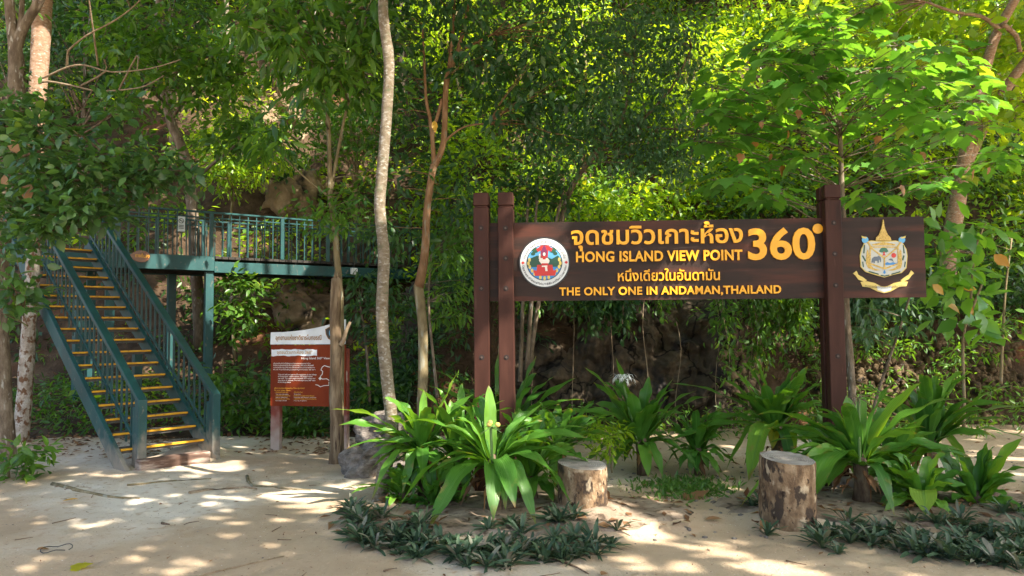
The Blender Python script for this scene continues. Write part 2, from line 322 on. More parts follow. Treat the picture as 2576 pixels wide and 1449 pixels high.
def dusty(m, z0, z1, col):
    t = m.node_tree; ns, ln = t.nodes, t.links; b = ns['Principled BSDF']; g = ns.new('ShaderNodeNewGeometry'); sx = ns.new('ShaderNodeSeparateXYZ'); ln.new(g.outputs['Position'], sx.inputs[0])
    nz = ns.new('ShaderNodeTexNoise'); nz.inputs['Scale'].default_value = 9; nz.inputs['Detail'].default_value = 8; ln.new(g.outputs['Position'], nz.inputs[0])
    a = ns.new('ShaderNodeMath'); a.operation = 'MULTIPLY_ADD'; a.inputs[1].default_value = -.55; ln.new(nz.outputs[0], a.inputs[0]); ln.new(sx.outputs[2], a.inputs[2])
    mr = ns.new('ShaderNodeMapRange'); mr.inputs[1].default_value = z0 - .28; mr.inputs[2].default_value = z1 - .28; mr.inputs[3].default_value = .85; mr.inputs[4].default_value = 0; ln.new(a.outputs[0], mr.inputs[0])
    old = b.inputs['Base Color'].links[0].from_socket; mx = ns.new('ShaderNodeMix'); mx.data_type = 'RGBA'; ln.new(mr.outputs[0], mx.inputs[0]); ln.new(old, mx.inputs[6]); mx.inputs[7].default_value = (*col, 1); ln.new(mx.outputs[2], b.inputs['Base Color'])
dusty(MT['teal_scuffed'], .05, .40, (.30, .25, .20))
MT['deck_dark'] = surf('dark deck grating', [(.3, (.010, .012, .012)), (.7, (.05, .038, .03))], 8, .8, .5, 40)
MT['grate'] = surf('dusty steel grating', [(.3, (.03, .03, .028)), (.7, (.12, .11, .095))], 9, .7, .3, 60)
MT['yellow'] = surf('yellow nosing', [(.3, (.55, .25, .012)), (.6, (.72, .37, .02)), (.8, (.78, .44, .03))], 6, .5, .1, 50, patch=((.22, .13, .05), 16, .64, .70))
MT['sign_board'] = surf('dark brown sign board', [(.3, (.015, .0085, .0062)), (.5, (.024, .0122, .0088)), (.75, (.040, .020, .014))], 3, .55, .2, 24, stretch=(.4, 1, 3.5), dist=.003,
                  patch=[((.070, .022, .013), 2.4, .50, .68), ((.085, .06, .05), 6, .66, .78)], spec=.22)
MT['sign_post'] = surf('red brown post', [(.3, (.034, .0135, .0095)), (.55, (.048, .019, .0135)), (.8, (.075, .031, .022))], 4, .52, .3, 26, stretch=(2, 2, .3), dist=.003, patch=[((.11, .055, .040), 9, .63, .76), ((.02, .010, .008), 5, .6, .7)], spec=.13)
MT['amber'] = flat('amber lettering', (.80, .36, .008), .4)
MT['bolt'] = flat('weathered bolt', (.075, .05, .042), .5)
MT['recess_shade'] = flat('bolt hole shade', (.02, .012, .01), .8)
MT['white'] = flat('white enamel', (.58, .60, .60), .4)
MT['ivory'] = flat('ivory enamel', (.46, .47, .43), .4)
MT['black'] = flat('black paint', (.018, .018, .02), .4)
MT['ink'] = flat('dark print', (.035, .035, .035), .6)
MT['red'] = flat('red enamel', (.50, .025, .02), .4)
MT['blue'] = flat('blue enamel', (.03, .20, .50), .4)
MT['sky_blue'] = flat('sky blue enamel', (.10, .36, .62), .4)
MT['green'] = flat('green enamel', (.025, .13, .07), .4)
MT['green2'] = flat('dark green enamel', (.015, .07, .04), .4)
MT['gold'] = surf('gold relief', [(.3, (.28, .17, .03)), (.5, (.50, .33, .07)), (.7, (.66, .47, .13))], 60, .4, .8, 120, dist=.004)
MT['pale_gold'] = flat('pale gold', (.60, .46, .12), .4)
MT['cream'] = flat('cream skin', (.78, .70, .62), .5)
MT['purple'] = flat('purple enamel', (.16, .02, .08), .4)
MT['slate'] = flat('slate grey', (.10, .13, .17), .5)
MT['board_red'] = surf('red brown board', [(.3, (.12, .018, .005)), (.5, (.18, .027, .006)), (.75, (.26, .045, .010))], 2.5, .55, .15, 25, spec=.15, stretch=(1, 1, .3), dist=.003)
MT['post_red'] = surf('worn red post', [(.3, (.13, .024, .015)), (.6, (.19, .038, .024)), (.8, (.26, .07, .05))], 5, .6, .3, 30, patch=((.36, .30, .26), 7, .6, .68), stretch=(1, 1, .5))
MT['panel_white'] = flat('white panel', (.66, .70, .74), .4)
MT['tan_text'] = flat('tan lettering', (.42, .22, .07), .5)
MT['brown_text'] = flat('brown lettering', (.30, .13, .015), .4)
MT['yellow_text'] = flat('yellow print', (.75, .36, .03), .5)
MT['white_text'] = flat('white print', (.74, .70, .66), .5)
dusty(MT['post_red'], .1, .55, (.36, .31, .27))
MT['plaque'] = surf('varnished plaque', [(.3, (.10, .028, .010)), (.7, (.22, .075, .028))], 8, .25, .2, 30, spec=.6)
MT['timber'] = surf('weathered timber step', [(.3, (.05, .028, .02)), (.46, (.12, .07, .05)), (.56, (.34, .27, .22)), (.8, (.44, .36, .30))], 5, .85, .7, 22, stretch=(.35, .35, 2.2), dist=.012)
MT['concrete'] = surf('concrete', [(.3, (.16, .13, .11)), (.7, (.34, .29, .25))], 6, .9, .5, 30, patch=((.30, .12, .08), 3, .55, .7))
MT['petal'] = flat('white petal', (.82, .84, .80), .5)
MT['stalk'] = flat('green stalk', (.08, .15, .035), .5)
MT['crinum_stem'] = bark('lily stem', (.04, .025, .018), (.11, .075, .05), (.20, .16, .10), 10)
MT['twig'] = bark('twig', (.09, .055, .035), (.17, .115, .075), (.27, .20, .14), 12)
MT['vine'] = bark('dry vine', (.16, .11, .07), (.27, .20, .13), (.36, .29, .20), 10)

# ------------------------------------------------------------------ ground and hillside
def sm(a, b_, x):
    t = min(1, max(0, (x - a) / (b_ - a))); return t * t * (3 - 2 * t)
_fp = random.Random(5); DENT = {}
for _ in range(150):
    _x, _y, _a = _fp.uniform(-5.5, 5.5), _fp.uniform(2.9, 9.2), _fp.uniform(-.6, .6) + (1.57 if _fp.random() < .6 else 0)
    for _i in range(-1, 2):
        for _j in range(-1, 2): DENT.setdefault((int(math.floor(_x / .3)) + _i, int(math.floor(_y / .3)) + _j), []).append((_x, _y, math.cos(_a), math.sin(_a), _fp.uniform(.007, .016)))
BEDS = [(0.0, 6.35, 1.7, .75), (3.4, 6.5, 1.9, .8)]
def gz(x, y):
    z = .018 * noise.noise((x * .8, y * .8, 0)) + .008 * noise.noise((x * 3, y * 3, 2)) + .004 * noise.noise((x * 9, y * 9, 5))
    z += .012 * noise.noise((x * 5, y * 5, 8)) * max(0, noise.noise((x * .7, y * .7, 3)) + .3)
    for dx_, dy_, ca, sa, dp in DENT.get((int(math.floor(x / .3)), int(math.floor(y / .3))), ()):
        u_ = ((x - dx_) * ca + (y - dy_) * sa) / .15; v_ = (-(x - dx_) * sa + (y - dy_) * ca) / .065; d = u_ * u_ + v_ * v_
        if d < 2.2: z += -dp * max(0, 1 - d) + dp * .5 * max(0, 1 - abs(d - 1.4) / .8)
    for bx, by, rx, ry in BEDS:
        d = ((x - bx) / rx) ** 2 + ((y - by) / ry) ** 2
        z += .07 * sm(1.15, .55, d) if d < 1.2 else 0
    for sx_, sy_, r_ in ((.605, 6.35, .42), (2.25, 6.02, .46)):
        d = math.hypot(x - sx_, y - sy_) / r_; z += .05 * sm(1, .35, d) * (1 + .5 * noise.noise((x * 6, y * 6, 1))) if d < 1 else 0
    d = math.hypot((x + 4.15) / .55, (y - 9.75) / .5); z += .14 * sm(1, .1, d) if d < 1 else 0
    d = math.hypot((x + 6.3) / 1.6, (y - 10.2) / 1.2); z += .10 * sm(1, .2, d) if d < 1 else 0
    return z
BEDV = []
def sm2(a, b_, x): return sm(a, b_, x)
def hill_edge(x): return 10.9 + 1.0 * sm(-1.6, .3, x) + .35 * noise.noise((x * .35, 4.2, 0))
def hz(x, y):
    s = sm(-2.2, -.4, x); d = y - hill_edge(x)
    if d < 0: return -.25 + .0 * d - .05
    l = .13 * d + .92 * max(0, d - 4.6 + .5 * sm(-4, -8, x))
    r = 2.3 * min(d, .95) + .25 * min(max(0, d - .95), 1.4) + 1.02 * max(0, d - 2.2)
    z = l * (1 - s) + r * s
    g = min(1, d / 1.5) * (s + (1 - s) * (.15 + .85 * sm(3.6, 5.5, d)))
    z += g * (1.1 * noise.fractal((x * .22, y * .22, 1), 1.0, 2.0, 3) + .30 * noise.fractal((x * .9, y * .9, 3), .9, 2.0, 4))
    return max(z - .03, -.28)
def sheet(name, xs, ys, fn, mat):
    V = np.array([(x, y, fn(x, y)) for y in ys for x in xs]); nx, ny = len(xs), len(ys)
    i = np.arange((ny - 1) * (nx - 1)); r_, c_ = i // (nx - 1), i % (nx - 1); a = r_ * nx + c_
    idx = np.stack([a, a + 1, a + nx + 1, a + nx], 1).ravel()
    me = np_mesh(name, V, idx, np.arange(len(i)) * 4, None, smooth=True)
    return tag(link(name, me, mat), kind='structure')
xs = np.concatenate([np.linspace(-90, -12, 14), np.arange(-11, 11.01, .05), np.linspace(12, 90, 14)])
ys = np.concatenate([np.linspace(-90, -2, 12), np.arange(2.6, 12.6, .045), np.linspace(13, 16, 4)])
sheet('sandy_ground', xs, ys, gz, MT['sand'])
xs = np.concatenate([np.linspace(-60, -13, 30), np.arange(-12, 12, .2), np.linspace(12.2, 60, 30)])
ys = np.concatenate([np.arange(9.6, 20, .16), np.linspace(20.2, 50, 70)])
sheet('hillside', xs, ys, hz, MT['soil'])

MT['bed'] = surf('bed soil and plant shade', [(.3, (.14, .10, .07)), (.5, (.25, .19, .14)), (.7, (.42, .34, .26))], 4, .95, .9, 30, dist=.015, spec=.12, patch=((.07, .05, .035), 12, .55, .68))  # dark bed soil; its tone also stands in for the plants' shade
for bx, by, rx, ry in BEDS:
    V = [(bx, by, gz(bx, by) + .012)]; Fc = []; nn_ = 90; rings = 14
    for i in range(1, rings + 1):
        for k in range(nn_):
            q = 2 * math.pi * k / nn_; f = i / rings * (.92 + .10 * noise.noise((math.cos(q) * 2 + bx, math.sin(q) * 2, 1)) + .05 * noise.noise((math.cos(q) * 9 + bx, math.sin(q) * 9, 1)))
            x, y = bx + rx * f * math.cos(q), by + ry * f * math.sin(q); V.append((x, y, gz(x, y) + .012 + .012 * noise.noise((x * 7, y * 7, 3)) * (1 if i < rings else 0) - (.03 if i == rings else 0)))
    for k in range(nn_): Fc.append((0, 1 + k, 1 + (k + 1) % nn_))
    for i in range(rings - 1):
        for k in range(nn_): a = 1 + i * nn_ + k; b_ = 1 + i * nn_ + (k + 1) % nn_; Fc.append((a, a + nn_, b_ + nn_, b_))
    m = MB(); m.add(V, Fc); tag(m.build('bed_ground_shade', MT['bed'], None, True), kind='structure')

# ------------------------------------------------------------------ text helper (built-in font, mesh result)
def text_mesh(s, off=0.0, ext=0.0, track=1.0):
    c = bpy.data.curves.new('t', 'FONT'); c.body = s; c.size = 1.0; c.offset = off; c.extrude = ext; c.resolution_u = 4; c.space_character = track
    o = bpy.data.objects.new('t', c); COL.objects.link(o)
    dg = bpy.context.evaluated_depsgraph_get(); dg.update()
    me = bpy.data.meshes.new_from_object(o.evaluated_get(dg))
    bpy.data.objects.remove(o); bpy.data.curves.remove(c)
    return me
def text_fit(s, fr, a0, a1, b0, capref, b1, d, ext, off=.012, track=1.0):
    """mesh of s in frame fr: width a0..a1, baseline b0, the height of capref's glyph reaching b1, front at d"""
    me = text_mesh(s, off, ext, track)
    ref = text_mesh(capref, off, 0); hs = [v.co.y for v in ref.vertices]; ch = max(hs) - max(0, min(hs)); bpy.data.meshes.remove(ref)
    xsv = [v.co.x for v in me.vertices]
    if not xsv: return me
    x0, x1 = min(xsv), max(xsv); kx = (a1 - a0) / (x1 - x0); ky = (b1 - b0) / ch
    O, ex, ey, en = fr
    for v in me.vertices:
        q = v.co.copy(); zz = (1 if q.z > 1e-6 else 0) if ext > 0 else 1
        v.co = O + ex * (a0 + (q.x - x0) * kx) + ey * (b0 + q.y * ky) + en * (d - (0 if zz else ext))
    return me
def join_meshes(name, mes):
    V = []; Fs = []
    for m in mes:
        n = len(V); V += [tuple(v.co) for v in m.vertices]; Fs += [[i + n for i in p.vertices] for p in m.polygons]
        bpy.data.meshes.remove(m)
    me = bpy.data.meshes.new(name); me.from_pydata(V, [], Fs); me.update(); return me
def plane_ab(fr, x, y):
    """photograph pixel to coordinates in a frame's plane"""
    O, ex, ey, en = fr; d = ray(x, y); o = Vector((0, 0, H))
    p = o + d * ((O - o).dot(en) / d.dot(en)) - O
    return p.dot(ex), p.dot(ey)

# ------------------------------------------------------------------ the big name sign
EZ = Vector((0, 0, 1))
BL, BR = at(1222, 757, 7.50), at(2331, 749, 7.27); zb = (BL.z + BR.z) / 2; BL.z = BR.z = zb
ex = (BR - BL).normalized(); en = ex.cross(EZ).normalized(); SF = (BL, ex, EZ, en); BW, BH = (BR - BL).length, .80
sign = thing('name_sign', 'long dark brown wooden viewpoint sign with raised amber Thai and English lettering on tall posts', 'sign', (BL.x + BW / 2 * ex.x, BL.y + BW / 2 * ex.y, 0))
mb = MB(); mb.prism([(0, 0), (BW, 0), (BW, BH), (0, BH)], SF, -.05, 0); mb.build('board', MT['sign_board'], sign)
AB = lambda x, y: plane_ab(SF, x, y)
Z3 = lambda zx, zy: AB(1150 + .26455 * zx, 447.2 + .26455 * zy)
Z4 = lambda zx, zy: AB(1725 + .26455 * zx, 447.2 + .26455 * zy)
def fr_box(mb, a0, a1, z0, z1, d0, d1):
    mb.box(BL + ex * (a0 + a1) / 2 + en * (d0 + d1) / 2 + EZ * ((z0 + z1) / 2 - BL.z), (a1 - a0, d1 - d0, z1 - z0), Matrix((ex, -en, EZ)).transposed(), .006)
pw = .155
posts = [(AB(1213, 700)[0] * 1.0, 2.975), (AB(1274, 700)[0], 2.975), (AB(2092, 700)[0], 2.995)]
for a, top in posts:
    for d0, d1 in ((.001, .10), (-.15, -.051)):
        if d0 < 0: a2 = a
        else: a2 = a
        m = MB(); fr_box(m, a2 - pw / 2, a2 + pw / 2, -.25, top - .150, d0, d1); fr_box(m, a2 - pw / 2 + .012, a2 + pw / 2 - .012, top - .152, top - .132, d0 + .008, d1 - .008)
        p = m.build('post', MT['sign_post'], sign)
        m = MB(); fr_box(m, a2 - pw / 2, a2 + pw / 2, top - .132, top, d0, d1); m.build('cap', MT['sign_post'], p)
        if d0 > 0:
            ys_ = (577, 652, 727, 898) if top < 2.98 else (564, 641, 719, 895)
            px = {0: 1214, 1: 1274.5, 2: 2098}[posts.index((a, top))]
            for yy in ys_:
                b_ = AB(px, yy)[1]
                c = BL + ex * a2 + EZ * b_ + en * d1
                m = MB(); fr = (c, ex, EZ, en)
                m.prism([(.027 * math.cos(q), .027 * math.sin(q)) for q in np.linspace(0, 2 * math.pi, 16, False)], fr, -.002, .0015); rc = m.build('recess_shade', MT['recess_shade'], p)  # flat dark disc stands in for the shade inside a sunk bolt hole
                m = MB(); m.prism([(.0115 * math.cos(q), .0115 * math.sin(q)) for q in np.linspace(0, 2 * math.pi, 6, False)], fr, .0015, .010); m.build('bolt', MT['bolt'], p)
def sign_text(s, x0, y0, x1, y1, ytop, ref, off=.012, d=.022, track=1.0):
    a0, b0 = AB(x0, y0); a1, b1 = AB(x1, y1); t = AB((x0 + x1) / 2, ytop)[1]; b0 = (b0 + b1) / 2
    return text_fit(s, SF, a0, a1, b0, ref, t, d, d + .0, off, track)
link('lettering', sign_text('จุดชมวิวเกาะห้อง', 1437, 614.5, 1868, 611, 577.5, 'ม', .020), MT['amber'], sign)
link('lettering', sign_text('360', 1881, 651, 2050, 650, 574, '3', .026), MT['amber'], sign)
m = MB(); c = AB(2055.7, 576); rr = .0495; m.prism([(c[0] + rr * math.cos(q), c[1] + rr * math.sin(q)) for q in np.linspace(0, 2 * math.pi, 28, False)], SF, 0, .022); m.build('lettering', MT['amber'], sign)
link('lettering', sign_text('HONG ISLAND VIEW POINT', 1449, 658, 1866.6, 654.5, 631, 'H', .030, .022, 1.06), MT['amber'], sign)
link('lettering', sign_text('หนึ่งเดียวในอันดามัน', 1554, 706.8, 1810, 704.5, 685.5, 'น', .014), MT['amber'], sign)
link('lettering', sign_text('THE ONLY ONE IN ANDAMAN,THAILAND', 1407, 742.5, 1964, 738, 720.5, 'H', .028, .022, 1.07), MT['amber'], sign)

# round department emblem
cx_, cy_ = Z3(830, 808); er = (Z3(1068, 808)[0] - Z3(592, 808)[0]) / 2
emb = bpy.data.objects.new('round_emblem', None); COL.objects.link(emb); emb.parent = sign
EF = (BL + ex * cx_ + EZ * cy_, ex, EZ, en)
def disc(r, n=48, sx=1, sy=1, ox=0, oy=0): return [(ox + r * sx * math.cos(q), oy + r * sy * math.sin(q)) for q in np.linspace(0, 2 * math.pi, n, False)]
def em(name, polys, d0, d1, mat, fr=None, parent=None):
    m = MB()
    for p in polys: m.prism(p, fr or EF, d0, d1)
    return m.build(name, mat, parent or emb)
em('rim', [disc(er * 1.02)], .0, .014, MT['black'])
em('ring', [disc(er * .965)], .014, .018, MT['white'])
em('backdrop', [disc(er * .715)], .018, .020, MT['black'])
ri = er * .685; e = lambda zx, zy: ((zx - 830) / 240 * er, (808 - zy) / 240 * er)
em('sky', [disc(ri)], .020, .0215, MT['sky_blue'])
def clip(poly):
    o = []
    for x, y in poly:
        l = math.hypot(x, y); o.append((x, y) if l <= ri * .995 else (x / l * ri * .995, y / l * ri * .995))
    return o
arc = lambda a0, a1, r=ri * .995, n=20: [(r * math.cos(R(q)), r * math.sin(R(q))) for q in np.linspace(a0, a1, n)]
em('hills', [clip(arc(-182, -358 + 360 - 360 + 2, n=2)[:0] + arc(168, 372) + [e(960, 740), e(900, 775), e(850, 750), e(760, 740), e(700, 765)])], .0215, .0225, MT['green2'])
em('water', [arc(195, 345)], .0225, .0235, MT['blue'])
em('tree', [[e(752, 680), e(800, 645), e(865, 645), e(910, 675), e(895, 705), e(868, 690), e(862, 760), e(800, 760), e(795, 690), e(770, 705)]], .0235, .0245, MT['red'])
em('foliage', [disc(er * .13, 12, 1, .8, *e(745, 690)), disc(er * .13, 12, 1, .8, *e(912, 692)), disc(er * .09, 12, 1, .8, *e(722, 722)), disc(er * .09, 12, 1, .8, *e(935, 722))], .0235, .0243, MT['green2'])
em('flourish', [disc(er * .055, 10, 1, 1.5, *e(x, y)) for x, y in ((688, 780), (678, 815), (690, 850), (712, 885), (735, 915), (972, 780), (982, 815), (970, 850), (948, 885), (925, 915), (790, 950), (830, 958), (870, 950))], .0235, .0245, MT['pale_gold'])
em('pedestal', [[e(760, 830), e(905, 830), e(915, 885), e(945, 880), e(930, 935), e(740, 935), e(722, 880), e(755, 885)]], .0245, .0255, MT['red'])
em('halo', [[e(800, 700), e(815, 660), e(830, 640), e(845, 660), e(858, 700), e(852, 745), e(808, 745)]], .0245, .0255, MT['purple'])
em('figure', [disc(er * .062, 14, .85, 1.15, *e(829, 728)), [e(795, 765), e(862, 765), e(880, 790), e(872, 815), e(845, 822), e(800, 820), e(778, 790), e(785, 755)], [e(775, 770), e(782, 725), e(793, 725), e(793, 775)],
              [e(805, 838), e(858, 836), e(858, 850), e(805, 850)], [e(835, 850), e(855, 850), e(860, 890), e(838, 890)]], .0255, .0275, MT['cream'])
em('garment', [[e(812, 758), e(845, 758), e(842, 778), e(815, 778)], [e(805, 815), e(862, 815), e(868, 835), e(800, 835)]], .0275, .0285, MT['red'])
em('diamond', [[e(x - 17, 808), e(x, 791), e(x + 17, 808), e(x, 825)] for x in (624, 1038)], .018, .020, MT['red'])
def ring_text(s, r, a_mid, span, size, flip, mat, fr, parent, off=.004):
    """letters of s along a circle; combining marks stay with their consonant"""
    cl = []
    for ch in s:
        if cl and ('\u0e31' == ch or '\u0e34' <= ch <= '\u0e3a' or '\u0e47' <= ch <= '\u0e4e'): cl[-1] += ch
        else: cl.append(ch)
    ms = []
    wds = []
    for c_ in cl:
        if c_ == ' ': wds.append((None, .28)); continue
        me = text_mesh(c_, off); x = [v.co.x for v in me.vertices]; wds.append((me, (max(x) - min(x) if x else .3) + .08))
    tot = sum(q[1] for q in wds); u_ = 0
    for me, wd in wds:
        if me is not None:
            tt = (u_ + wd / 2) / tot - .5; ang = R(a_mid) + R(span) * tt * (1 if flip else -1)
            x = [v.co.x for v in me.vertices]; xm = (max(x) + min(x)) / 2 if x else 0
            rad = Vector((math.cos(ang), math.sin(ang))); tan = Vector((rad.y, -rad.x)) * (-1 if flip else 1); upv = rad * (-1 if flip else 1)
            for v in me.vertices:
                q = rad * r + tan * ((v.co.x - xm) * size) + upv * (v.co.y * size)
                v.co = fr[0] + fr[1] * q.x + fr[2] * q.y + fr[3] * .0188
            ms.append(me)
        u_ += wd
    return link('lettering', join_meshes('lettering', ms), mat, parent)
ring_text('กรมอุทยานแห่งชาติ สัตว์ป่า และพันธุ์พืช', er * .775, 90, 158, er * .155, False, MT['ink'], EF, emb)
ring_text('Department of National Parks, Wildlife and Plant Conservation', er * .90, 270, 164, er * .135, True, MT['ink'], EF, emb)

# ministry shield emblem
shd = bpy.data.objects.new('shield_emblem', None); COL.objects.link(shd); shd.parent = sign
def ez(name, polys, d0, d1, mat): return em(name, [[Z4(*p) for p in q] for q in polys], d0, d1, mat, SF, shd)
ez('shield', [[(1700, 610), (1760, 598), (1870, 605), (1990, 598), (2055, 612), (2095, 680), (2105, 745), (2095, 860), (2050, 905), (1965, 925), (1885, 948), (1800, 925), (1705, 895), (1660, 850), (1652, 745), (1665, 680)]], 0, .010, MT['pale_gold'])
ez('shield_field', [[(1705, 618), (1765, 607), (1870, 613), (1988, 607), (2050, 620), (2088, 685), (2096, 745), (2086, 855), (2045, 897), (1965, 916), (1885, 937), (1800, 916), (1710, 888), (1668, 846), (1661, 745), (1673, 685)]], .010, .012, MT['ivory'])
ez('border_pattern', [[(1690, 640), (1702, 640), (1695, 720), (1682, 720)], [(1668, 742), (1682, 738), (1712, 790), (1700, 800)], [(2058, 640), (2068, 640), (2078, 720), (2064, 720)], [(2062, 738), (2076, 742), (2062, 790), (2050, 780)],
                  [(1672, 800), (1684, 796), (1690, 850), (1680, 852)], [(2076, 796), (2088, 800), (2080, 852), (2070, 850)], [(1735, 885), (1830, 912), (1830, 924), (1735, 898)], [(1850, 922), (1885, 930), (1930, 920), (1930, 932), (1885, 942), (1850, 934)], [(1950, 912), (2035, 888), (2035, 900), (1950, 925)]], .012, .0135, MT['green2'])
ez('gold_relief', [[(1715, 700), (1728, 680), (1742, 760), (1745, 820), (1780, 860), (1850, 880), (1800, 885), (1730, 860), (1708, 815)], [(2045, 700), (2032, 680), (2018, 760), (2020, 820), (1985, 860), (1915, 880), (1965, 885), (2040, 860), (2052, 815)],
                   [(1770, 632), (1870, 612), (1985, 632), (1985, 645), (1770, 645)], [(1715, 612), (1735, 612), (1765, 660), (1752, 668)], [(2050, 612), (2030, 612), (1998, 660), (2010, 668)],
                   [(1752, 655), (2005, 655), (2005, 666), (1752, 666)], [(1742, 660), (1756, 660), (1752, 815), (1740, 815)], [(2005, 660), (2018, 660), (2022, 815), (2010, 815)], [(1742, 808), (1885, 858), (2020, 808), (2022, 822), (1885, 874), (1740, 822)],
                   [(1757, 660), (1888, 760), (1878, 770), (1752, 672)], [(2003, 660), (1880, 760), (1888, 770), (2010, 672)], [(1877, 762), (1890, 762), (1890, 860), (1877, 860)]], .012, .0155, MT['gold'])
ez('crown_spire', [[(1867, 400), (1874, 400), (1880, 450), (1890, 490), (1905, 525), (1915, 545), (1940, 570), (1948, 600), (1800, 600), (1806, 570), (1830, 545), (1838, 525), (1852, 490), (1862, 450)]], .004, .020, MT['gold'])
ez('tree_mark', [[(1832, 700), (1850, 672), (1878, 662), (1906, 672), (1922, 700), (1905, 712), (1850, 712)]], .012, .0135, MT['green'])
ez('tree_trunk', [[(1872, 705), (1888, 705), (1886, 725), (1898, 740), (1862, 740), (1874, 725)]], .0135, .0145, MT['red'])
ez('sun_mark', [[(1972 + 26 * (1 if k % 2 else .78) * math.cos(k * math.pi / 14), 739 + 26 * (1 if k % 2 else .78) * math.sin(k * math.pi / 14)) for k in range(28)]], .012, .0138, MT['red'])
ez('elephant', [[(1765, 770), (1785, 752), (1815, 750), (1830, 742), (1848, 755), (1854, 775), (1852, 798), (1842, 805), (1840, 780), (1832, 786), (1830, 810), (1818, 810), (1816, 792), (1795, 792), (1793, 812), (1780, 814), (1778, 795), (1770, 810), (1760, 808)]], .012, .0138, MT['slate'])
ez('waves', [[(1890, 815), (1910, 802), (1935, 812), (1965, 803), (1990, 812), (2012, 806), (2014, 822), (1960, 828), (1895, 832)]], .012, .0138, MT['blue'])
ez('dolphin', [[(1920, 782), (1940, 768), (1958, 770), (1966, 785), (1972, 803), (1955, 790), (1940, 786)]], .012, .0138, MT['slate'])
ez('drop', [[(1884, 876), (1897, 900), (1890, 914), (1878, 914), (1871, 900)]], .0135, .0155, MT['blue'])
for cx2, sg in ((1702, 1), (2051, -1)):
    ez('globe', [[(cx2 + 31 * math.cos(q), 592 + 31 * math.sin(q)) for q in np.linspace(0, 2 * math.pi, 18, False)]], .004, .012, MT['sky_blue'])
    ez('flame', [[(cx2 - 30 * sg, 575), (cx2 - 36 * sg, 552), (cx2 - 10 * sg, 563), (cx2 + 15 * sg, 565), (cx2 + 8 * sg, 580)]], .006, .014, MT['pale_gold'])
ez('ribbon', [[(1588, 910), (1622, 885), (1640, 925), (1680, 945), (1720, 975), (1700, 990), (1640, 970), (1612, 930)], [(2168, 908), (2140, 880), (2118, 920), (2080, 945), (2040, 975), (2060, 990), (2118, 965), (2146, 928)],
              [(1660, 990), (1720, 985), (1790, 1000), (1850, 1030), (1885, 1035), (1920, 1030), (1980, 1000), (2050, 985), (2110, 988), (2095, 1030), (2020, 1040), (1950, 1080), (1885, 1098), (1820, 1080), (1750, 1045), (1680, 1035)]], 0, .008, MT['pale_gold'])
ez('ribbon_centre', [[(1815, 1026), (1850, 1038), (1885, 1043), (1920, 1038), (1955, 1026), (1950, 1068), (1885, 1088), (1820, 1068)]], .008, .0095, MT['white'])
a0, b0 = Z4(1702, 1040); a1, b1 = Z4(2078, 1040); t = Z4(1885, 1018)[1]
me = text_fit('กระทรวงทรัพยากรธรรมชาติและสิ่งแวดล้อม', SF, a0, a1, b0, 'น', t, .0108, 0, .0)
for v in me.vertices:
    q = ((v.co - BL).dot(ex) - (a0 + a1) / 2) / ((a1 - a0) / 2); v.co.z -= .014 * (1 - q * q) * 1.1
link('lettering', me, MT['ink'], shd)

# ------------------------------------------------------------------ staircase
K = 1.62 / 1.74
S0 = Vector((-4.235 * K, 10.206 * K, 1.62 + (.119 - 1.62) * K)); SH, SR_, SW = .170 * K, .237 * K, 1.091 * K; SA = R(49.7)
asc = Vector((-math.sin(SA), math.cos(SA), 0)); lat = Vector((math.cos(SA), math.sin(SA), 0)); slope = (asc * SR_ + EZ * SH).normalized()
NT = 18
stair = thing('staircase', 'steep teal steel staircase with yellow edged treads climbing to the footbridge', 'staircase', tuple(Vector((S0.x - lat.x * SW / 2, S0.y - lat.y * SW / 2, 0))))
SRot = Matrix((lat, asc, EZ)).transposed()
tread_me = nose_me = None
for i in range(NT):
    p = S0 + asc * SR_ * i + EZ * SH * i - lat * SW / 2
    if tread_me is None:
        m = MB(); n_ = 9
        for k in range(n_): m.box((0, .02 + .2 * k / (n_ - 1), -.018), (SW - .02, .006, .030))
        for k in range(13): m.box((-SW / 2 + .03 + (SW - .06) * k / 12, .12, -.0165), (.005, .214, .026))
        m.box((0, .012, -.03), (SW - .01, .008, .05)); tread_me = m.mesh('tread')
        m = MB(); m.box((0, -.002, -.008), (SW - .004, .042, .024), None, .003); nose_me = m.mesh('nosing')
    t = link('tread', tread_me, MT['grate'], stair, True); t.location = p - stair.location; t.rotation_euler = (0, 0, SA)
    q = link('nosing', nose_me, MT['yellow'], t, True)
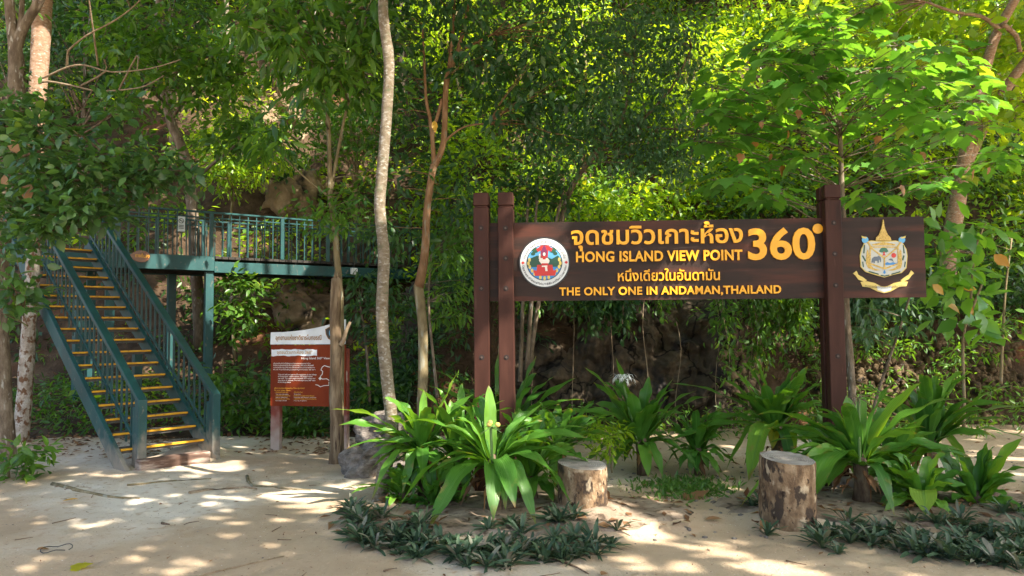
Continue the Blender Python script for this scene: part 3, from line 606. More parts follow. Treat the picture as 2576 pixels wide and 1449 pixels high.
for s_ in (0, 1):                                   # s_ 0: right side, 1: left side
    o = S0 - lat * SW * s_ + lat * (.035 if s_ == 0 else -.035)
    a = o - asc * .30 - EZ * (SH * .30 / SR_ + .10); b = o + asc * SR_ * (NT + .4) + EZ * (SH * (NT + .4) - .10)
    m = MB(); m.beam(a, b, .055, .20); m.build('stringer', MT['teal_scuffed'], stair)
    out = lat * (.025 if s_ == 0 else .20); rz_ = .655
    nb = o + out - asc * .16
    m = MB(); m.box((nb.x, nb.y, (.80 - .25) / 2), (.105, .105, 1.05), SRot, .006); m.build('newel_post', MT['teal_scuffed'], stair)
    m = MB(); ni = nb + asc * .13; m.box((ni.x, ni.y, .25), (.06, .06, .9), SRot, .004); m.build('newel_post', MT['teal_scuffed'], stair)
    ra = Vector((nb.x, nb.y, .80)) - slope * .05; rb = o + out + asc * SR_ * (NT + .2) + EZ * (SH * (NT + .2) + rz_)
    m = MB(); m.beam(ra, rb, .10, .055); m.build('handrail', MT['teal'], stair)
    m = MB(); lo = .10; m.beam(o + out + asc * .05 + EZ * (SH * .05 / SR_ + lo), o + out + asc * SR_ * NT + EZ * (SH * NT + lo), .03, .03); m.build('lower_rail', MT['teal'], stair)
    bal = None; nbal = 27
    for k in range(nbal):
        u_ = .4 + k * (NT - .6) / (nbal - 1); p = o + out + asc * SR_ * u_ + EZ * (SH * u_ - .12)
        if bal is None:
            m = MB(); m.box((0, 0, .37), (.022, .022, .74)); bal = m.mesh('baluster')
        q = link('baluster', bal, MT['teal'], stair, True); q.location = p - stair.location; q.rotation_euler = (0, 0, SA)
# post and footing under the upper flight
fp = gnd(192, 1064, 0); m = MB(); m.box((fp.x, fp.y, 1.15), (.15, .15, 2.3), SRot, .005); m.build('support_post', MT['teal_scuffed'], stair)
m = MB(); m.box((fp.x, fp.y, .03), (.42, .42, .22), SRot, .02); m.build('footing', MT['concrete'], stair)
m = MB(); pp = S0 + asc * SR_ * 9.2 + EZ * 0; m.box((pp.x + .02, pp.y, .65), (.11, .11, 1.35), SRot, .005); m.build('support_post', MT['teal_scuffed'], stair)

# ------------------------------------------------------------------ footbridge
DZ = S0.z + SH * NT - .02
E1, E2 = gnd(296, 632, DZ), gnd(940, 662, DZ)
wx = (E2 - E1).normalized(); wn = Vector((-wx.y, wx.x, 0)); WL = (E2 - E1).length + 2.6; WD = 1.25; RT = .86
bridge = thing('footbridge', 'raised teal steel walkway with railings running from stair top along the slope', 'footbridge', (E1.x, E1.y, 0))
WR = Matrix((wx, wn, EZ)).transposed()
def wpt(l, d, z): return E1 + wx * l + wn * d + EZ * z
Lc = (gnd(540, 643, DZ) - E1).length
def wbox(mb, l0, l1, d0, d1, z0, z1, bev=.004): mb.box(wpt((l0 + l1) / 2, (d0 + d1) / 2, (z0 + z1) / 2), (l1 - l0, d1 - d0, z1 - z0), WR, bev)
m = MB(); wbox(m, -1.6, Lc, -.03, .03, -.30, -.02); m.build('beam', MT['teal_scuffed'], bridge)
m = MB(); wbox(m, Lc + .002, WL, -.025, .03, -.33, -.115); m.build('beam', MT['teal_scuffed'], bridge)
m = MB(); wbox(m, -1.6, WL, WD - .03, WD + .03, -.32, -.03); m.build('beam', MT['teal_scuffed'], bridge)
m = MB()
for l in np.arange(-1.55, WL, .125): wbox(m, l, l + .112, -.02 if l > Lc - .1 else .032, WD - .032, -.062, -.012, 0)
for l in np.arange(-1.5, WL, .8): wbox(m, l, l + .05, .033, WD - .033, -.22, -.07, 0)
m.build('deck', MT['deck_dark'], bridge)
m = MB(); wbox(m, -1.58, WL, .06, .09, -.30, -.23); wbox(m, -1.58, WL, WD - .09, WD - .06, -.30, -.23); m.build('under_beam', MT['deck_dark'], bridge)
def railing(d, l0, l1, big, small, step=.128):
    m = MB(); wbox(m, l0, l1, d - .03, d + .03, RT - .035, RT); m.build('top_rail', MT['teal'], bridge)
    m = MB(); wbox(m, l0, l1, d - .014, d + .014, RT - .135, RT - .11); m.build('mid_rail', MT['teal'], bridge)
    for l in big:
        m = MB(); wbox(m, l - .035, l + .035, d - .034, d + .034, -.02, RT - .036); m.build('rail_post', MT['teal'], bridge)
    me = None; k = 0
    for l in np.arange(l0 + .08, l1, step):
        if min(abs(l - q) for q in big) < .05: continue
        if me is None:
            m = MB(); m.box((0, 0, RT / 2 - .02), (.02, .02, RT - .02)); me = m.mesh('baluster')
        q = link('baluster', me, MT['teal'], bridge, True); q.location = wpt(l, d, 0) - bridge.location; q.rotation_euler = (0, 0, math.atan2(wx.y, wx.x))
lx = lambda x: (gnd(x, 640, DZ) - E1).dot(wx)
railing(0.0, lx(272), WL, [lx(275), lx(284), lx(540), lx(755), lx(905), WL - .05], None, .165)
railing(WD, -1.4, WL, [-1.35, lx(300), lx(420), lx(560), lx(640), WL - .05], None, .165)
for l, d in ((Lc - .07, .10), (Lc - .55, WD - .1), (-.3, WD - .1), (-.1, .12)):
    p = wpt(l, d, 0); m = MB(); m.box((p.x, p.y, (DZ - .3) / 2 - .1), (.15, .15, DZ - .32 + .2), WR, .005); m.build('support_post', MT['teal_scuffed'], bridge)
# things fixed to the footbridge that could be lifted away
pc = at(355, 644, 1); tt = (E1 - wn * .034); d = ray(355, 645); s_ = (tt - Vector((0, 0, H))).dot(wn) / d.dot(wn); pc = Vector((0, 0, H)) + d * s_
PF = (pc, wx, EZ, -wn)
pl = thing('wooden_plaque', 'oval varnished wooden plaque with yellow Thai letters on the bridge beam', 'plaque', tuple(pc))
ov = [(.165 * math.cos(q) * (1 - .12 * math.cos(q)), .095 * math.sin(q) * (1.05 - .12 * math.cos(2 * q))) for q in np.linspace(0, 2 * math.pi, 28, False)]
ov[14] = (-.205, .008)
m = MB(); m.prism(ov, PF, 0, .025); m.build('board', MT['plaque'], pl)
link('lettering', text_fit('ทางขึ้นลง', PF, -.10, .135, -.022, 'น', .03, .031, .006, .012), MT['yellow_text'], pl)
d = ray(455, 562); tt = E1 + wn * (WD - .02); s_ = (tt - Vector((0, 0, H))).dot(wn) / d.dot(wn); pc = Vector((0, 0, H)) + d * s_
NF = (pc - wn * .03, wx, EZ, -wn)
ns_ = thing('no_smoking_sign', 'small white no smoking notice strapped to a rear railing post', 'notice', tuple(pc))
m = MB(); m.prism([(-.075, -.17), (.075, -.17), (.075, .17), (-.075, .17)], NF, 0, .006); m.build('panel', MT['white'], ns_)
m = MB()
for k in range(24):
    q0, q1 = k * math.pi / 12, (k + 1) * math.pi / 12
    m.prism([(.052 * math.cos(q0), .05 + .052 * math.sin(q0)), (.052 * math.cos(q1), .05 + .052 * math.sin(q1)), (.040 * math.cos(q1), .05 + .040 * math.sin(q1)), (.040 * math.cos(q0), .05 + .040 * math.sin(q0))], NF, .006, .008)
m.prism([(-.035, .078), (-.028, .086), (.036, .022), (.028, .014)], NF, .0085, .0095); m.build('prohibition_ring', MT['ink'], ns_)
m = MB(); m.prism([(-.03, .044), (.03, .044), (.03, .055), (-.03, .055)], NF, .006, .0075)
for k in range(3): m.prism([(-.05, -.05 - .03 * k), (.05, -.05 - .03 * k), (.05, -.036 - .03 * k), (-.05, -.036 - .03 * k)], NF, .006, .0075)
m.build('cigarette_mark', MT['ink'], ns_)
d = ray(889, 683); tt = E1 - wn * .03; s_ = (tt - Vector((0, 0, H))).dot(wn) / d.dot(wn); pc = Vector((0, 0, H)) + d * s_
jb = thing('junction_box', 'small white electrical box on the footbridge beam', 'box', tuple(pc))
m = MB(); m.box(pc - wn * .03, (.15, .06, .15), WR, .01); bx_ = m.build('box_body', MT['white'], jb)
m = MB(); m.box(pc - wn * .066, (.13, .012, .13), WR, .004); m.build('box_lid', MT['white'], jb)
m = MB(); m.tube([pc + EZ * .07 - wn * .03, pc + EZ * .16 - wn * .03, pc + EZ * .2 + wx * .1 - wn * .03], .012); m.build('cable', MT['ink'], jb)
# timber step at the stair foot
ta, tb = gnd(345, 1186, 0), gnd(524, 1160, 0)
m = MB(); m.beam(Vector((ta.x, ta.y, .045)), Vector((tb.x, tb.y, .045)), .14, .17, EZ, .015)
tag(m.build('timber_step', MT['timber']), 'weathered flaking timber laid across the sand as stair foot step', 'timber')

# ------------------------------------------------------------------ rocks
def rock(name, c, size, seed, mat, label, cat='boulder', sub=5, rough=.35, freq=1.3, rz=0.0, group=None, crack=.5):
    bm = bmesh.new(); bmesh.ops.create_icosphere(bm, subdivisions=sub, radius=1.0); rot = Matrix.Rotation(rz, 3, 'Z'); sz = Vector(size)
    for v in bm.verts:
        d = v.co.normalized(); q = Vector((d.x * sz.x, d.y * sz.y, d.z * sz.z)) / max(min(size), .2) * freq + Vector((seed * 3.1, seed * 1.7, seed))
        k = 1 + rough * noise.fractal(q * .8, .9, 2.1, 5)
        vd, _ = noise.voronoi(q * .9); k += crack * (min(.32, (vd[1] - vd[0])) - .2)
        vd, _ = noise.voronoi(q * 2.6); k += crack * .28 * (min(.3, (vd[1] - vd[0])) - .15)
        b_ = Vector((max(-.8, min(.8, d.x)), max(-.8, min(.8, d.y)), max(-.75, min(.75, d.z)))) * 1.12
        v.co = rot @ Vector((b_.x * k * sz.x, b_.y * k * sz.y, b_.z * k * sz.z)) + Vector(c)
    me = bpy.data.meshes.new(name); bm.to_mesh(me); bm.free()
    for p in me.polygons: p.use_smooth = True
    return tag(link(name, me, mat), label, cat, group)
rock('boulder', at(905, 1150, 8.0) + Vector((.03, .35, -.14)), (.28, .28, .26), 1, MT['rock_grey'], 'grey weathered boulder on the sand beside the broken trunk', rz=.4)
rock('boulder', at(950, 1075, 8.7) + Vector((.03, .4, -.12)), (.31, .28, .25), 2, MT['rock_grey'], 'darker grey boulder half hidden behind the pale mottled trunk', rz=-.3)
rock('boulder', at(1010, 1185, 7.6) + Vector((0, .2, -.1)), (.24, .22, .16), 3, MT['rock_grey'], 'low pale boulder under the leaves between pale trunk and sign posts')
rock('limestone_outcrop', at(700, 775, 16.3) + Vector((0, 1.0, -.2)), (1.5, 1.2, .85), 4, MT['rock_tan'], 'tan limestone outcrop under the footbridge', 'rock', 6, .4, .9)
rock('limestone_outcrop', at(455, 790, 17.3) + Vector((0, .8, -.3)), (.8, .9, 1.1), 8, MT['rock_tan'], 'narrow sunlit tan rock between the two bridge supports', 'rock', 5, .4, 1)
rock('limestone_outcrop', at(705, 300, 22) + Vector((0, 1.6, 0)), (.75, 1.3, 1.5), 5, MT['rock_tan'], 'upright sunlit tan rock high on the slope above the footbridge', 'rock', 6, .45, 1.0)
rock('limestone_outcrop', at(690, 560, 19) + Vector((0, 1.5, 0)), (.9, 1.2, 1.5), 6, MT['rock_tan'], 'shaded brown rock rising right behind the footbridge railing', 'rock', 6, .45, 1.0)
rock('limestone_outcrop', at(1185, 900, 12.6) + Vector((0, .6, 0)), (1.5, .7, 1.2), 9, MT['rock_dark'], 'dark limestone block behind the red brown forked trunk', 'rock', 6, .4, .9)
# long cliff behind the sign and the rubble bank on its far side
def face_sheet(name, x0, x1, z1, y0, mat, label, cat, seed, nx, nz, amp, cell, cellamp, lean=.25):
    V = []
    for j in range(nz + 1):
        for i in range(nx + 1):
            u_, v_ = i / nx, j / nz; x = x0 + (x1 - x0) * u_; z = -.3 + (z1 + .3) * v_
            edge = sm(0, .12, u_) * sm(1, .88, u_)
            p = Vector((x * .8, z * .8, seed)); y = y0 + lean * z + .35 * noise.noise((x * .4, seed, 0))
            y -= amp * noise.fractal(p, .85, 2.0, 6) * (.4 + .6 * edge)
            q = Vector((x * cell + .3 * noise.noise(p * 2), z * cell * .75, seed + 3))
            vd, _ = noise.voronoi(q); y -= cellamp * min(.35, vd[1] - vd[0])
            vd, _ = noise.voronoi(q * 2.7); y -= cellamp * .4 * min(.3, vd[1] - vd[0])
            top = sm(.82, 1, v_); y += 1.6 * top * top + (1 - edge) * 1.2; z += .25 * noise.noise((x * .9, seed, 7)) * v_
            V.append((x, y, z))
    i = np.arange(nx * nz); r_, c_ = i // nx, i % nx; a = r_ * (nx + 1) + c_
    idx = np.stack([a, a + 1, a + nx + 2, a + nx + 1], 1).ravel()
    return tag(link(name, np_mesh(name, np.array(V), idx, np.arange(len(i)) * 4, None, smooth=True), mat), label, cat)
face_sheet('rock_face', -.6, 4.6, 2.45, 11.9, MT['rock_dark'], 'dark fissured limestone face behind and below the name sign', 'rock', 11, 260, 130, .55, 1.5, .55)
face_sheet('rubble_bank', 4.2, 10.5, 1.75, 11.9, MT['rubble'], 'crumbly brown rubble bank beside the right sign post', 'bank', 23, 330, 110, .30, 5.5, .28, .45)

from mathutils.bvhtree import BVHTree
def stones_on(obj, n, xr, zr, size, mat):
    me = obj.data; bv = BVHTree.FromPolygons([v.co for v in me.vertices], [list(p.vertices) for p in me.polygons]); P = []
    while len(P) < n:
        h = bv.ray_cast(Vector((rng.uniform(*xr), 5, rng.uniform(*zr))), Vector((0, 1, 0)))
        if h[0] is not None: P.append(tuple(h[0]))
    bm = bmesh.new(); bmesh.ops.create_icosphere(bm, subdivisions=1, radius=1); T = np.array([v.co for v in bm.verts]); Fc = np.array([[v.index for v in f.verts] for f in bm.faces]); bm.free()
    P = np.array(P); s = rng.uniform(0, 1, n) ** 2.5 * (size[1] - size[0]) + size[0]
    V = T[None] * rng.uniform(.62, 1.15, (n, len(T), 1)) * rng.uniform(.6, 1.2, (n, 1, 3)); V = P[:, None] + s[:, None, None] * V
    idx = (Fc.ravel()[None] + (np.arange(n) * len(T))[:, None]).ravel()
    tag(link('rubble', np_mesh('rubble', V.reshape(-1, 3), idx, np.arange(n * len(Fc)) * 3, None), mat), kind='stuff')
stones_on(bpy.data.objects['rubble_bank'], 2600, (4.3, 10.3), (0, 1.7), (.02, .13), MT['rubble'])
stones_on(bpy.data.objects['rock_face'], 260, (3.2, 4.6), (0, 1.2), (.02, .12), MT['rock_tan'])

# ------------------------------------------------------------------ plants of the hillside
def seat(x, y):
    return max(gz(x, y) if y < 12.4 else -9, hz(x, y))
def scatter_hill(n, xr, yr, keep=None):
    out = []
    while len(out) < n:
        y = rng.uniform(*yr); x = rng.uniform(-.76 * y - 1.5, .76 * y + 1.5)
        if not (xr[0] < x < xr[1]): continue
        if keep and not keep(x, y): continue
        out.append((x, y, hz(x, y)))
    return np.array(out)
def bare(x, y):
    """paths of bare soil and rock on the slope"""
    v = noise.noise((x * .30 + 9, y * .30, 2.0))
    return v > (-.52 if y > 15 else -.22) and not (x < -3 and v < -.25 and y < 24)
c = np.concatenate([scatter_hill(1500, (-40, 40), (11.5, 46), lambda x, y: bare(x, y) and not (-10 < x < -1 and 12 < y < 15.6) and not (-.8 < x < 9.5 and y < 12.9)), scatter_hill(520, (-2, 12), (12.9, 22))])
c[:, 2] += rng.uniform(.05, .75, len(c))
far = np.clip((c[:, 1] - 12) / 22, 0, 1)
p, d, n_, s_, t_ = clusters(c, 90, .48 + .5 * far, .62, (.10, .19), .25, .8, .9, .55)
s_ *= 1 + .9 * np.repeat(far, 90)
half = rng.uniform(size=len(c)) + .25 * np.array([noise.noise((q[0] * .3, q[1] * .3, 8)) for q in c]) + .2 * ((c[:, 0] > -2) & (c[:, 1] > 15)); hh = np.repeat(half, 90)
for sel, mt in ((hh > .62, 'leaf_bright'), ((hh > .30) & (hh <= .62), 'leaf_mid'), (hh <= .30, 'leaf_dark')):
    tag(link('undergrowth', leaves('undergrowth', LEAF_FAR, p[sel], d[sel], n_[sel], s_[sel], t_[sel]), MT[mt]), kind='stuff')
# sparse low undergrowth on the shaded foot of the slope
c = scatter_hill(240, (-10, -.6), (11.2, 16.2)); c[:, 2] += .12
p, d, n_, s_, t_ = clusters(c, 34, .30, .5, (.07, .15), .15, .8, .9, .5)
tag(link('undergrowth', leaves('undergrowth', LEAF_NARROW, p, d, n_, s_, t_), MT['leaf_mid']), kind='stuff')
c = scatter_hill(150, (-3.2, .4), (11.1, 14.5)); c[:, 2] += rng.uniform(.1, .6, len(c))
p, d, n_, s_, t_ = clusters(c, 60, .36, .7, (.08, .16), .4, .8, .8, .55)
tag(link('undergrowth', leaves('undergrowth', LEAF_NARROW, p, d, n_, s_, t_), MT['leaf_dark']), kind='stuff')
c = scatter_hill(150, (3.8, 11), (11.9, 13.6)); c[:, 2] = np.maximum(c[:, 2], 1.7) + rng.uniform(.1, .5, len(c))
p, d, n_, s_, t_ = clusters(c, 60, .38, .7, (.08, .16), .5, .8, .8, .55)
tag(link('undergrowth', leaves('undergrowth', LEAF_FAR, p, d, n_, s_, t_), MT['leaf_dark']), kind='stuff')
# fallen leaves
c = scatter_hill(3600, (-12, 6), (10.7, 17)); n = len(c); c[:, 2] += .03
tag(link('leaf_litter', leaves('leaf_litter', LEAF_FAR, c, rng.normal(size=(n, 3)) * (1, 1, .2), np.array([0, 0, 1]) + rng.normal(size=(n, 3)) * .35, rng.uniform(.08, .18, n), rng.uniform(0, 1, n)), MT['leaf_dead']), kind='stuff')
def litter_sand(n, box, size, mat, name='leaf_litter'):
    x = rng.uniform(box[0], box[1], n); y = rng.uniform(box[2], box[3], n)
    P = np.array([(a, b_, gz(a, b_) + .012) for a, b_ in zip(x, y)])
    return tag(link(name, leaves(name, LEAF_FAR, P, rng.normal(size=(n, 3)) * (1, 1, .15), np.array([0, 0, 1]) + rng.normal(size=(n, 3)) * .25, rng.uniform(*size, n), rng.uniform(0, 1, n)), MT[mat]), kind='stuff')
litter_sand(420, (-7.2, -4.6, 9.4, 11.2), (.05, .12), 'leaf_dead')
litter_sand(260, (-3.6, -1.6, 9.6, 11.3), (.05, .13), 'leaf_dead')
litter_sand(200, (0, 7.5, 7.4, 11.8), (.05, .13), 'leaf_dead')
litter_sand(2600, (-7, 7, 3.0, 9.8), (.006, .026), 'leaf_dead')
litter_sand(90, (-6, 6.5, 3.3, 9.5), (.03, .07), 'leaf_dead')
litter_sand(160, (-1.6, 1.6, 5.7, 7.0), (.06, .16), 'leaf_dead')
litter_sand(160, (1.9, 5.2, 5.9, 7.2), (.06, .16), 'leaf_dead')

c = np.concatenate([np.stack([rng.uniform(-.6, 9.5, 95), rng.uniform(10.3, 11.5, 95), rng.uniform(.05, .35, 95)], 1), np.stack([rng.uniform(4.4, 10, 70), rng.uniform(11.2, 11.9, 70), rng.uniform(.3, 1.7, 70)], 1), np.stack([rng.uniform(-.6, 4.6, 40), rng.uniform(11.1, 11.7, 40), rng.uniform(1.75, 2.5, 40)], 1)])
p, d, n_, s_, t_ = clusters(c, 26, .22, .6, (.06, .14), .35, .8, .8, .5)
tag(link('undergrowth', leaves('undergrowth', LEAF_NARROW, p, d, n_, s_, t_), MT['leaf_mid']), kind='stuff')
# vines and climbers over the rock face
def drape(name, x0, x1, y0, n, ln_, mat, label, size=(.06, .12), per=26):
    t = thing(name, label, 'climbing plant', ((x0 + x1) / 2, y0, 2.3))
    cs = []; m = MB()
    for k in range(n):
        x = rng.uniform(x0, x1); L = rng.uniform(*ln_); y = y0 + rng.uniform(-.15, .1); z = 2.35 + rng.uniform(-.15, .3)
        pts = [(x + .06 * math.sin(q * 3 + k), y - .12 * q - .1 * math.sin(q * 2), z - q) for q in np.linspace(0, L, 7)]
        m.tube(pts, .006, 5); cs += pts[1:]
    m.build('vine_stem', MT['vine'], t)
    p, d, n_, s_, t_ = clusters(cs, per, .17, 1.0, size, .7, .5, .4, .7)
    link('foliage', leaves('foliage', LEAF, p, d, n_, s_, t_), MT[mat], t)
drape('climber', .5, 1.7, 11.3, 10, (.3, 1.0), 'leaf_dark', 'leafy creeper hanging over the rock just right of the left sign posts', (.07, .15))
drape('climber', 1.9, 2.6, 11.3, 5, (.2, .5), 'leaf_mid', 'short green creeper under the middle of the sign board')
drape('climber', 2.9, 4.3, 11.15, 13, (.4, 1.5), 'leaf_mid', 'long bright creeper trailing down the rock near the right sign post', (.06, .13))
drape('climber', 5.0, 5.9, 11.5, 6, (.3, .9), 'leaf_blue', 'bluish creeper hanging below the shield emblem', (.08, .17))
for k in range(9):
    x = -.1 + 4.4 * k / 9 + rng.uniform(-.2, .2); y = 11.05 + rng.uniform(-.15, .2); z0 = rng.uniform(1.5, 2.4)
    m = MB(); m.tube([(x + .12 * noise.noise((k, q * 2, 0)), y - .1 * q, z0 - q * z0 * rng.uniform(.97, 1)) for q in np.linspace(0, 1, 9)], rng.uniform(.003, .006), 5)
    tag(m.build('hanging_root', MT['vine'], None, True), 'thin aerial root dangling down the dark rock face', 'root', 'aerial roots on the rock face')

def branch_path(a, b, sag, n=7, jit=.05):
    a, b = Vector(a), Vector(b); L = (b - a).length; out = []
    for i in range(n):
        t = i / (n - 1); p = a.lerp(b, t); p.z += sag * L * 4 * t * (1 - t)
        p += Vector((noise.noise((t * 4, a.x * 3, a.y)), noise.noise((t * 4, a.y * 3, 5)), noise.noise((t * 4, a.z, 9)))) * jit * L * math.sin(math.pi * t)
        out.append(p)
    return out
def taper(r0, r1, n): return list(np.linspace(r0, r1, n))

# background trees: six kinds, each a slender trunk with limbs and a leafy crown, copied over the slope
def tree_kind(seed, h, cr_, cz, n_cl, per, leaf, size, mat, bark_, flat=.6, lean=.0, r0=.09):
    rs = np.random.default_rng(seed); g = globals(); keep_ = g['rng']; g['rng'] = rs
    root = thing('hillside_tree', '', 'tree')
    m = MB(); tp = [Vector((lean * h * (q ** 1.5) + .12 * noise.noise((seed, q * 3, 0)) * h * .3, .1 * noise.noise((seed, q * 3, 4)) * h * .3, -.5 + (h + .5) * q)) for q in np.linspace(0, 1, 12)]
    m.tube(tp, taper(r0, r0 * .3, 12), 8)
    cen = []
    for k in range(n_cl):
        v = rs.normal(size=3); v /= np.linalg.norm(v); rr = rs.uniform(.35, 1) ** .6
        cen.append((tp[-1].x + v[0] * cr_ * rr, v[1] * cr_ * rr, h * cz + v[2] * cr_ * flat * rr * 1.25))
    for k in range(min(16, n_cl)):
        b_ = Vector(cen[k]); st = tp[min(11, max(4, int(11 * (b_.z - .5) / h * .85)))]
        m.tube(branch_path(st, b_, .06), taper(r0 * .34, .008, 7), 5)
    m.build('trunk', MT[bark_], root, True, True)
    p, d, n_, s_, t_ = clusters(cen, per, cr_ * .30, .6, size, .35, .8, .9, .55)
    link('crown', leaves('crown', leaf, p, d, n_, s_, t_), MT[mat], root, True)
    g['rng'] = keep_
    return root
kinds = [tree_kind(1, 5.5, 1.7, .86, 34, 68, LEAF_FAR, (.16, .27), 'leaf_mid', 'bark_grey', .8),
         tree_kind(2, 6.5, 1.9, .84, 38, 68, LEAF_FAR, (.15, .25), 'leaf_bright', 'bark_grey', .9, .05),
         tree_kind(3, 5.0, 1.6, .84, 30, 72, LEAF_FAR, (.13, .22), 'leaf_dark', 'bark_grey', .8, -.06),
         tree_kind(4, 7.5, 1.6, .82, 34, 68, LEAF_FAR, (.18, .30), 'leaf_bright', 'bark_pale', 1.2, .03, .10),
         tree_kind(5, 4.0, 1.5, .75, 30, 72, LEAF_FAR, (.13, .22), 'leaf_mid', 'bark_olive', .75, .1, .06),
         tree_kind(6, 3.2, 1.3, .70, 28, 72, LEAF_FAR, (.12, .2), 'leaf_bright', 'bark_olive', .7, -.1, .05)]
# kind, photograph x of the trunk, distance, scale, label
HT = [(2, 190, 19.0, 1.0, 'dark leaved tree on the slope between two left trunks and curved trunk'), (0, 330, 24.0, 1.2, 'mid green tree high above the top landing of the stairs'),
      (3, 560, 25.0, 1.1, 'tall bright tree with pale stem behind the middle of the footbridge'), (1, 640, 29.0, 1.3, 'bright green tree above and left of the upright tan rock'),
      (1, 790, 26.0, 1.2, 'slender bright tree with its stem right of the upright tan rock'), (3, 860, 31.0, 1.4, 'tall sunny tree far up the slope left of the pale mottled trunk'),
      (5, 575, 18.6, .9, 'small sunlit tree rising just behind the footbridge railing'), (4, 900, 19.0, 1.0, 'low mid green tree where the footbridge meets the bushes'),
      (0, 1010, 23.0, 1.2, 'mid green tree behind the pale mottled trunk'), (5, 1160, 20.0, 1.1, 'bright small tree glimpsed behind the red brown forked trunk'),
      (1, 1250, 27.0, 1.3, 'bright tree far behind the left pair of sign posts'), (3, 1420, 30.0, 1.4, 'tall sunlit tree far above the left half of the sign'),
      (5, 1500, 18.0, 1.15, 'sunny yellow green tree directly above the English words of sign'), (1, 1600, 24.0, 1.2, 'bright tree above the middle of the sign board'),
      (5, 1730, 17.0, 1.0, 'small bright tree above the digits of the sign'), (3, 1800, 28.0, 1.3, 'tall bright tree between the small leaved tree and the lobed leaf tree'),
      (1, 1990, 24.0, 1.2, 'bright tree behind the crown of the lobed leaf tree'), (0, 2200, 22.0, 1.2, 'mid green tree behind the right sign post'),
      (3, 2380, 27.0, 1.3, 'tall bright tree behind the leaning forked tree'), (4, 2490, 17.0, 1.2, 'low mid green tree at the edge of the rubble bank'),
      (2, 430, 20.0, 1.0, 'dark tree standing behind the curved grey trunk'), (2, 40, 20.0, 1.2, 'dark tree behind the forked trunk at the edge of stairs'),
      (0, 100, 28.0, 1.4, 'mid green tree at the top of the slope above the stairs'), (0, 720, 36.0, 1.6, 'mid green tree on the skyline above the tan rock'),
      (1, 1130, 36.0, 1.6, 'bright tree on the skyline above the red brown forked trunk'), (0, 1680, 36.0, 1.6, 'mid green tree on the skyline above the sign digits'),
      (1, 2120, 36.0, 1.6, 'bright tree on the skyline above the right sign post'), (0, 2540, 35.0, 1.6, 'mid green tree on the skyline beyond the leaning forked tree')]
used = set()
for i, (k, px, Y, sc_, lab) in enumerate(HT):
    o = kinds[k] if k not in used else copy_tree(kinds[k]); used.add(k)
    q = at(px, 800, Y); o.location = (q.x, Y, hz(q.x, Y) - .05); o.rotation_euler = (0, 0, rng.uniform(0, 6.28)); o.scale = (sc_, sc_, sc_ * rng.uniform(.9, 1.1))
    o['label'] = lab; o['group'] = 'trees growing up the hillside'

# ------------------------------------------------------------------ trees near the clearing
def ptrunk(mb, pts, Y, wpx, n=12, jit=.07, sub=3):
    """tube through photograph points at distance Y (a number or a pair), widths in photograph pixels"""
    m = len(pts); P = []; Rr = []
    ws = wpx if hasattr(wpx, '__len__') else [wpx] * m
    if len(ws) != m: ws = np.interp(np.linspace(0, 1, m), np.linspace(0, 1, len(ws)), ws)
    ys_ = np.linspace(Y[0], Y[1], m) if hasattr(Y, '__len__') else [Y] * m
    for (x, y), w_, yy in zip(pts, ws, ys_): P.append(at(x, y, yy)); Rr.append(w_ * yy / F / 2)
    Q = []; R2 = []
    for i in range(m - 1):
        p0, p1, p2, p3 = P[max(i - 1, 0)], P[i], P[i + 1], P[min(i + 2, m - 1)]
        for k in range(sub):
            t = k / sub
            Q.append(.5 * ((2 * p1) + (p2 - p0) * t + (2 * p0 - 5 * p1 + 4 * p2 - p3) * t * t + (-p0 + 3 * p1 - 3 * p2 + p3) * t ** 3)); R2.append(Rr[i] * (1 - t) + Rr[i + 1] * t)
    Q.append(P[-1]); R2.append(Rr[-1]); mb.tube(Q, R2, n, True, jit); return Q
def base_of(pts, Y): q = at(*pts[-1], Y); return (q.x, q.y, 0)
def pxpts(box, n, Y):
    return [tuple(at(rng.uniform(box[0], box[1]), rng.uniform(box[2], box[3]), rng.uniform(*Y))) for _ in range(n)]
def twigs(mb, cen, origins, r=.012, share=1.0):
    O = [Vector(o) for o in origins]
    for c in cen:
        if rng.uniform() > share: continue
        c = Vector(c); o = min(O, key=lambda q: (q - c).length + .6 * max(0, q.z - c.z))
        mb.tube(branch_path(o, c, .05, 6), taper(r, r * .35, 6), 5)

# pale mottled trunk
pts = [(950, -420), (955, -200), (962, -40), (966, 60), (979, 160), (972, 300), (962, 420), (955, 520), (966, 640), (961, 760), (964, 850), (972, 940), (985, 1050), (984, 1105), (966, 1190), (953, 1275)]
t = thing('pale_tree', 'slender pale mottled tree trunk standing left of the sign and rising past frame', 'tree', base_of(pts, 7.0))
m = MB(); ptrunk(m, pts, 7.0, [20, 24, 27, 28, 29, 30, 31, 32, 34, 42], 14, .12); m.build('trunk', MT['bark_pale'], t, True)
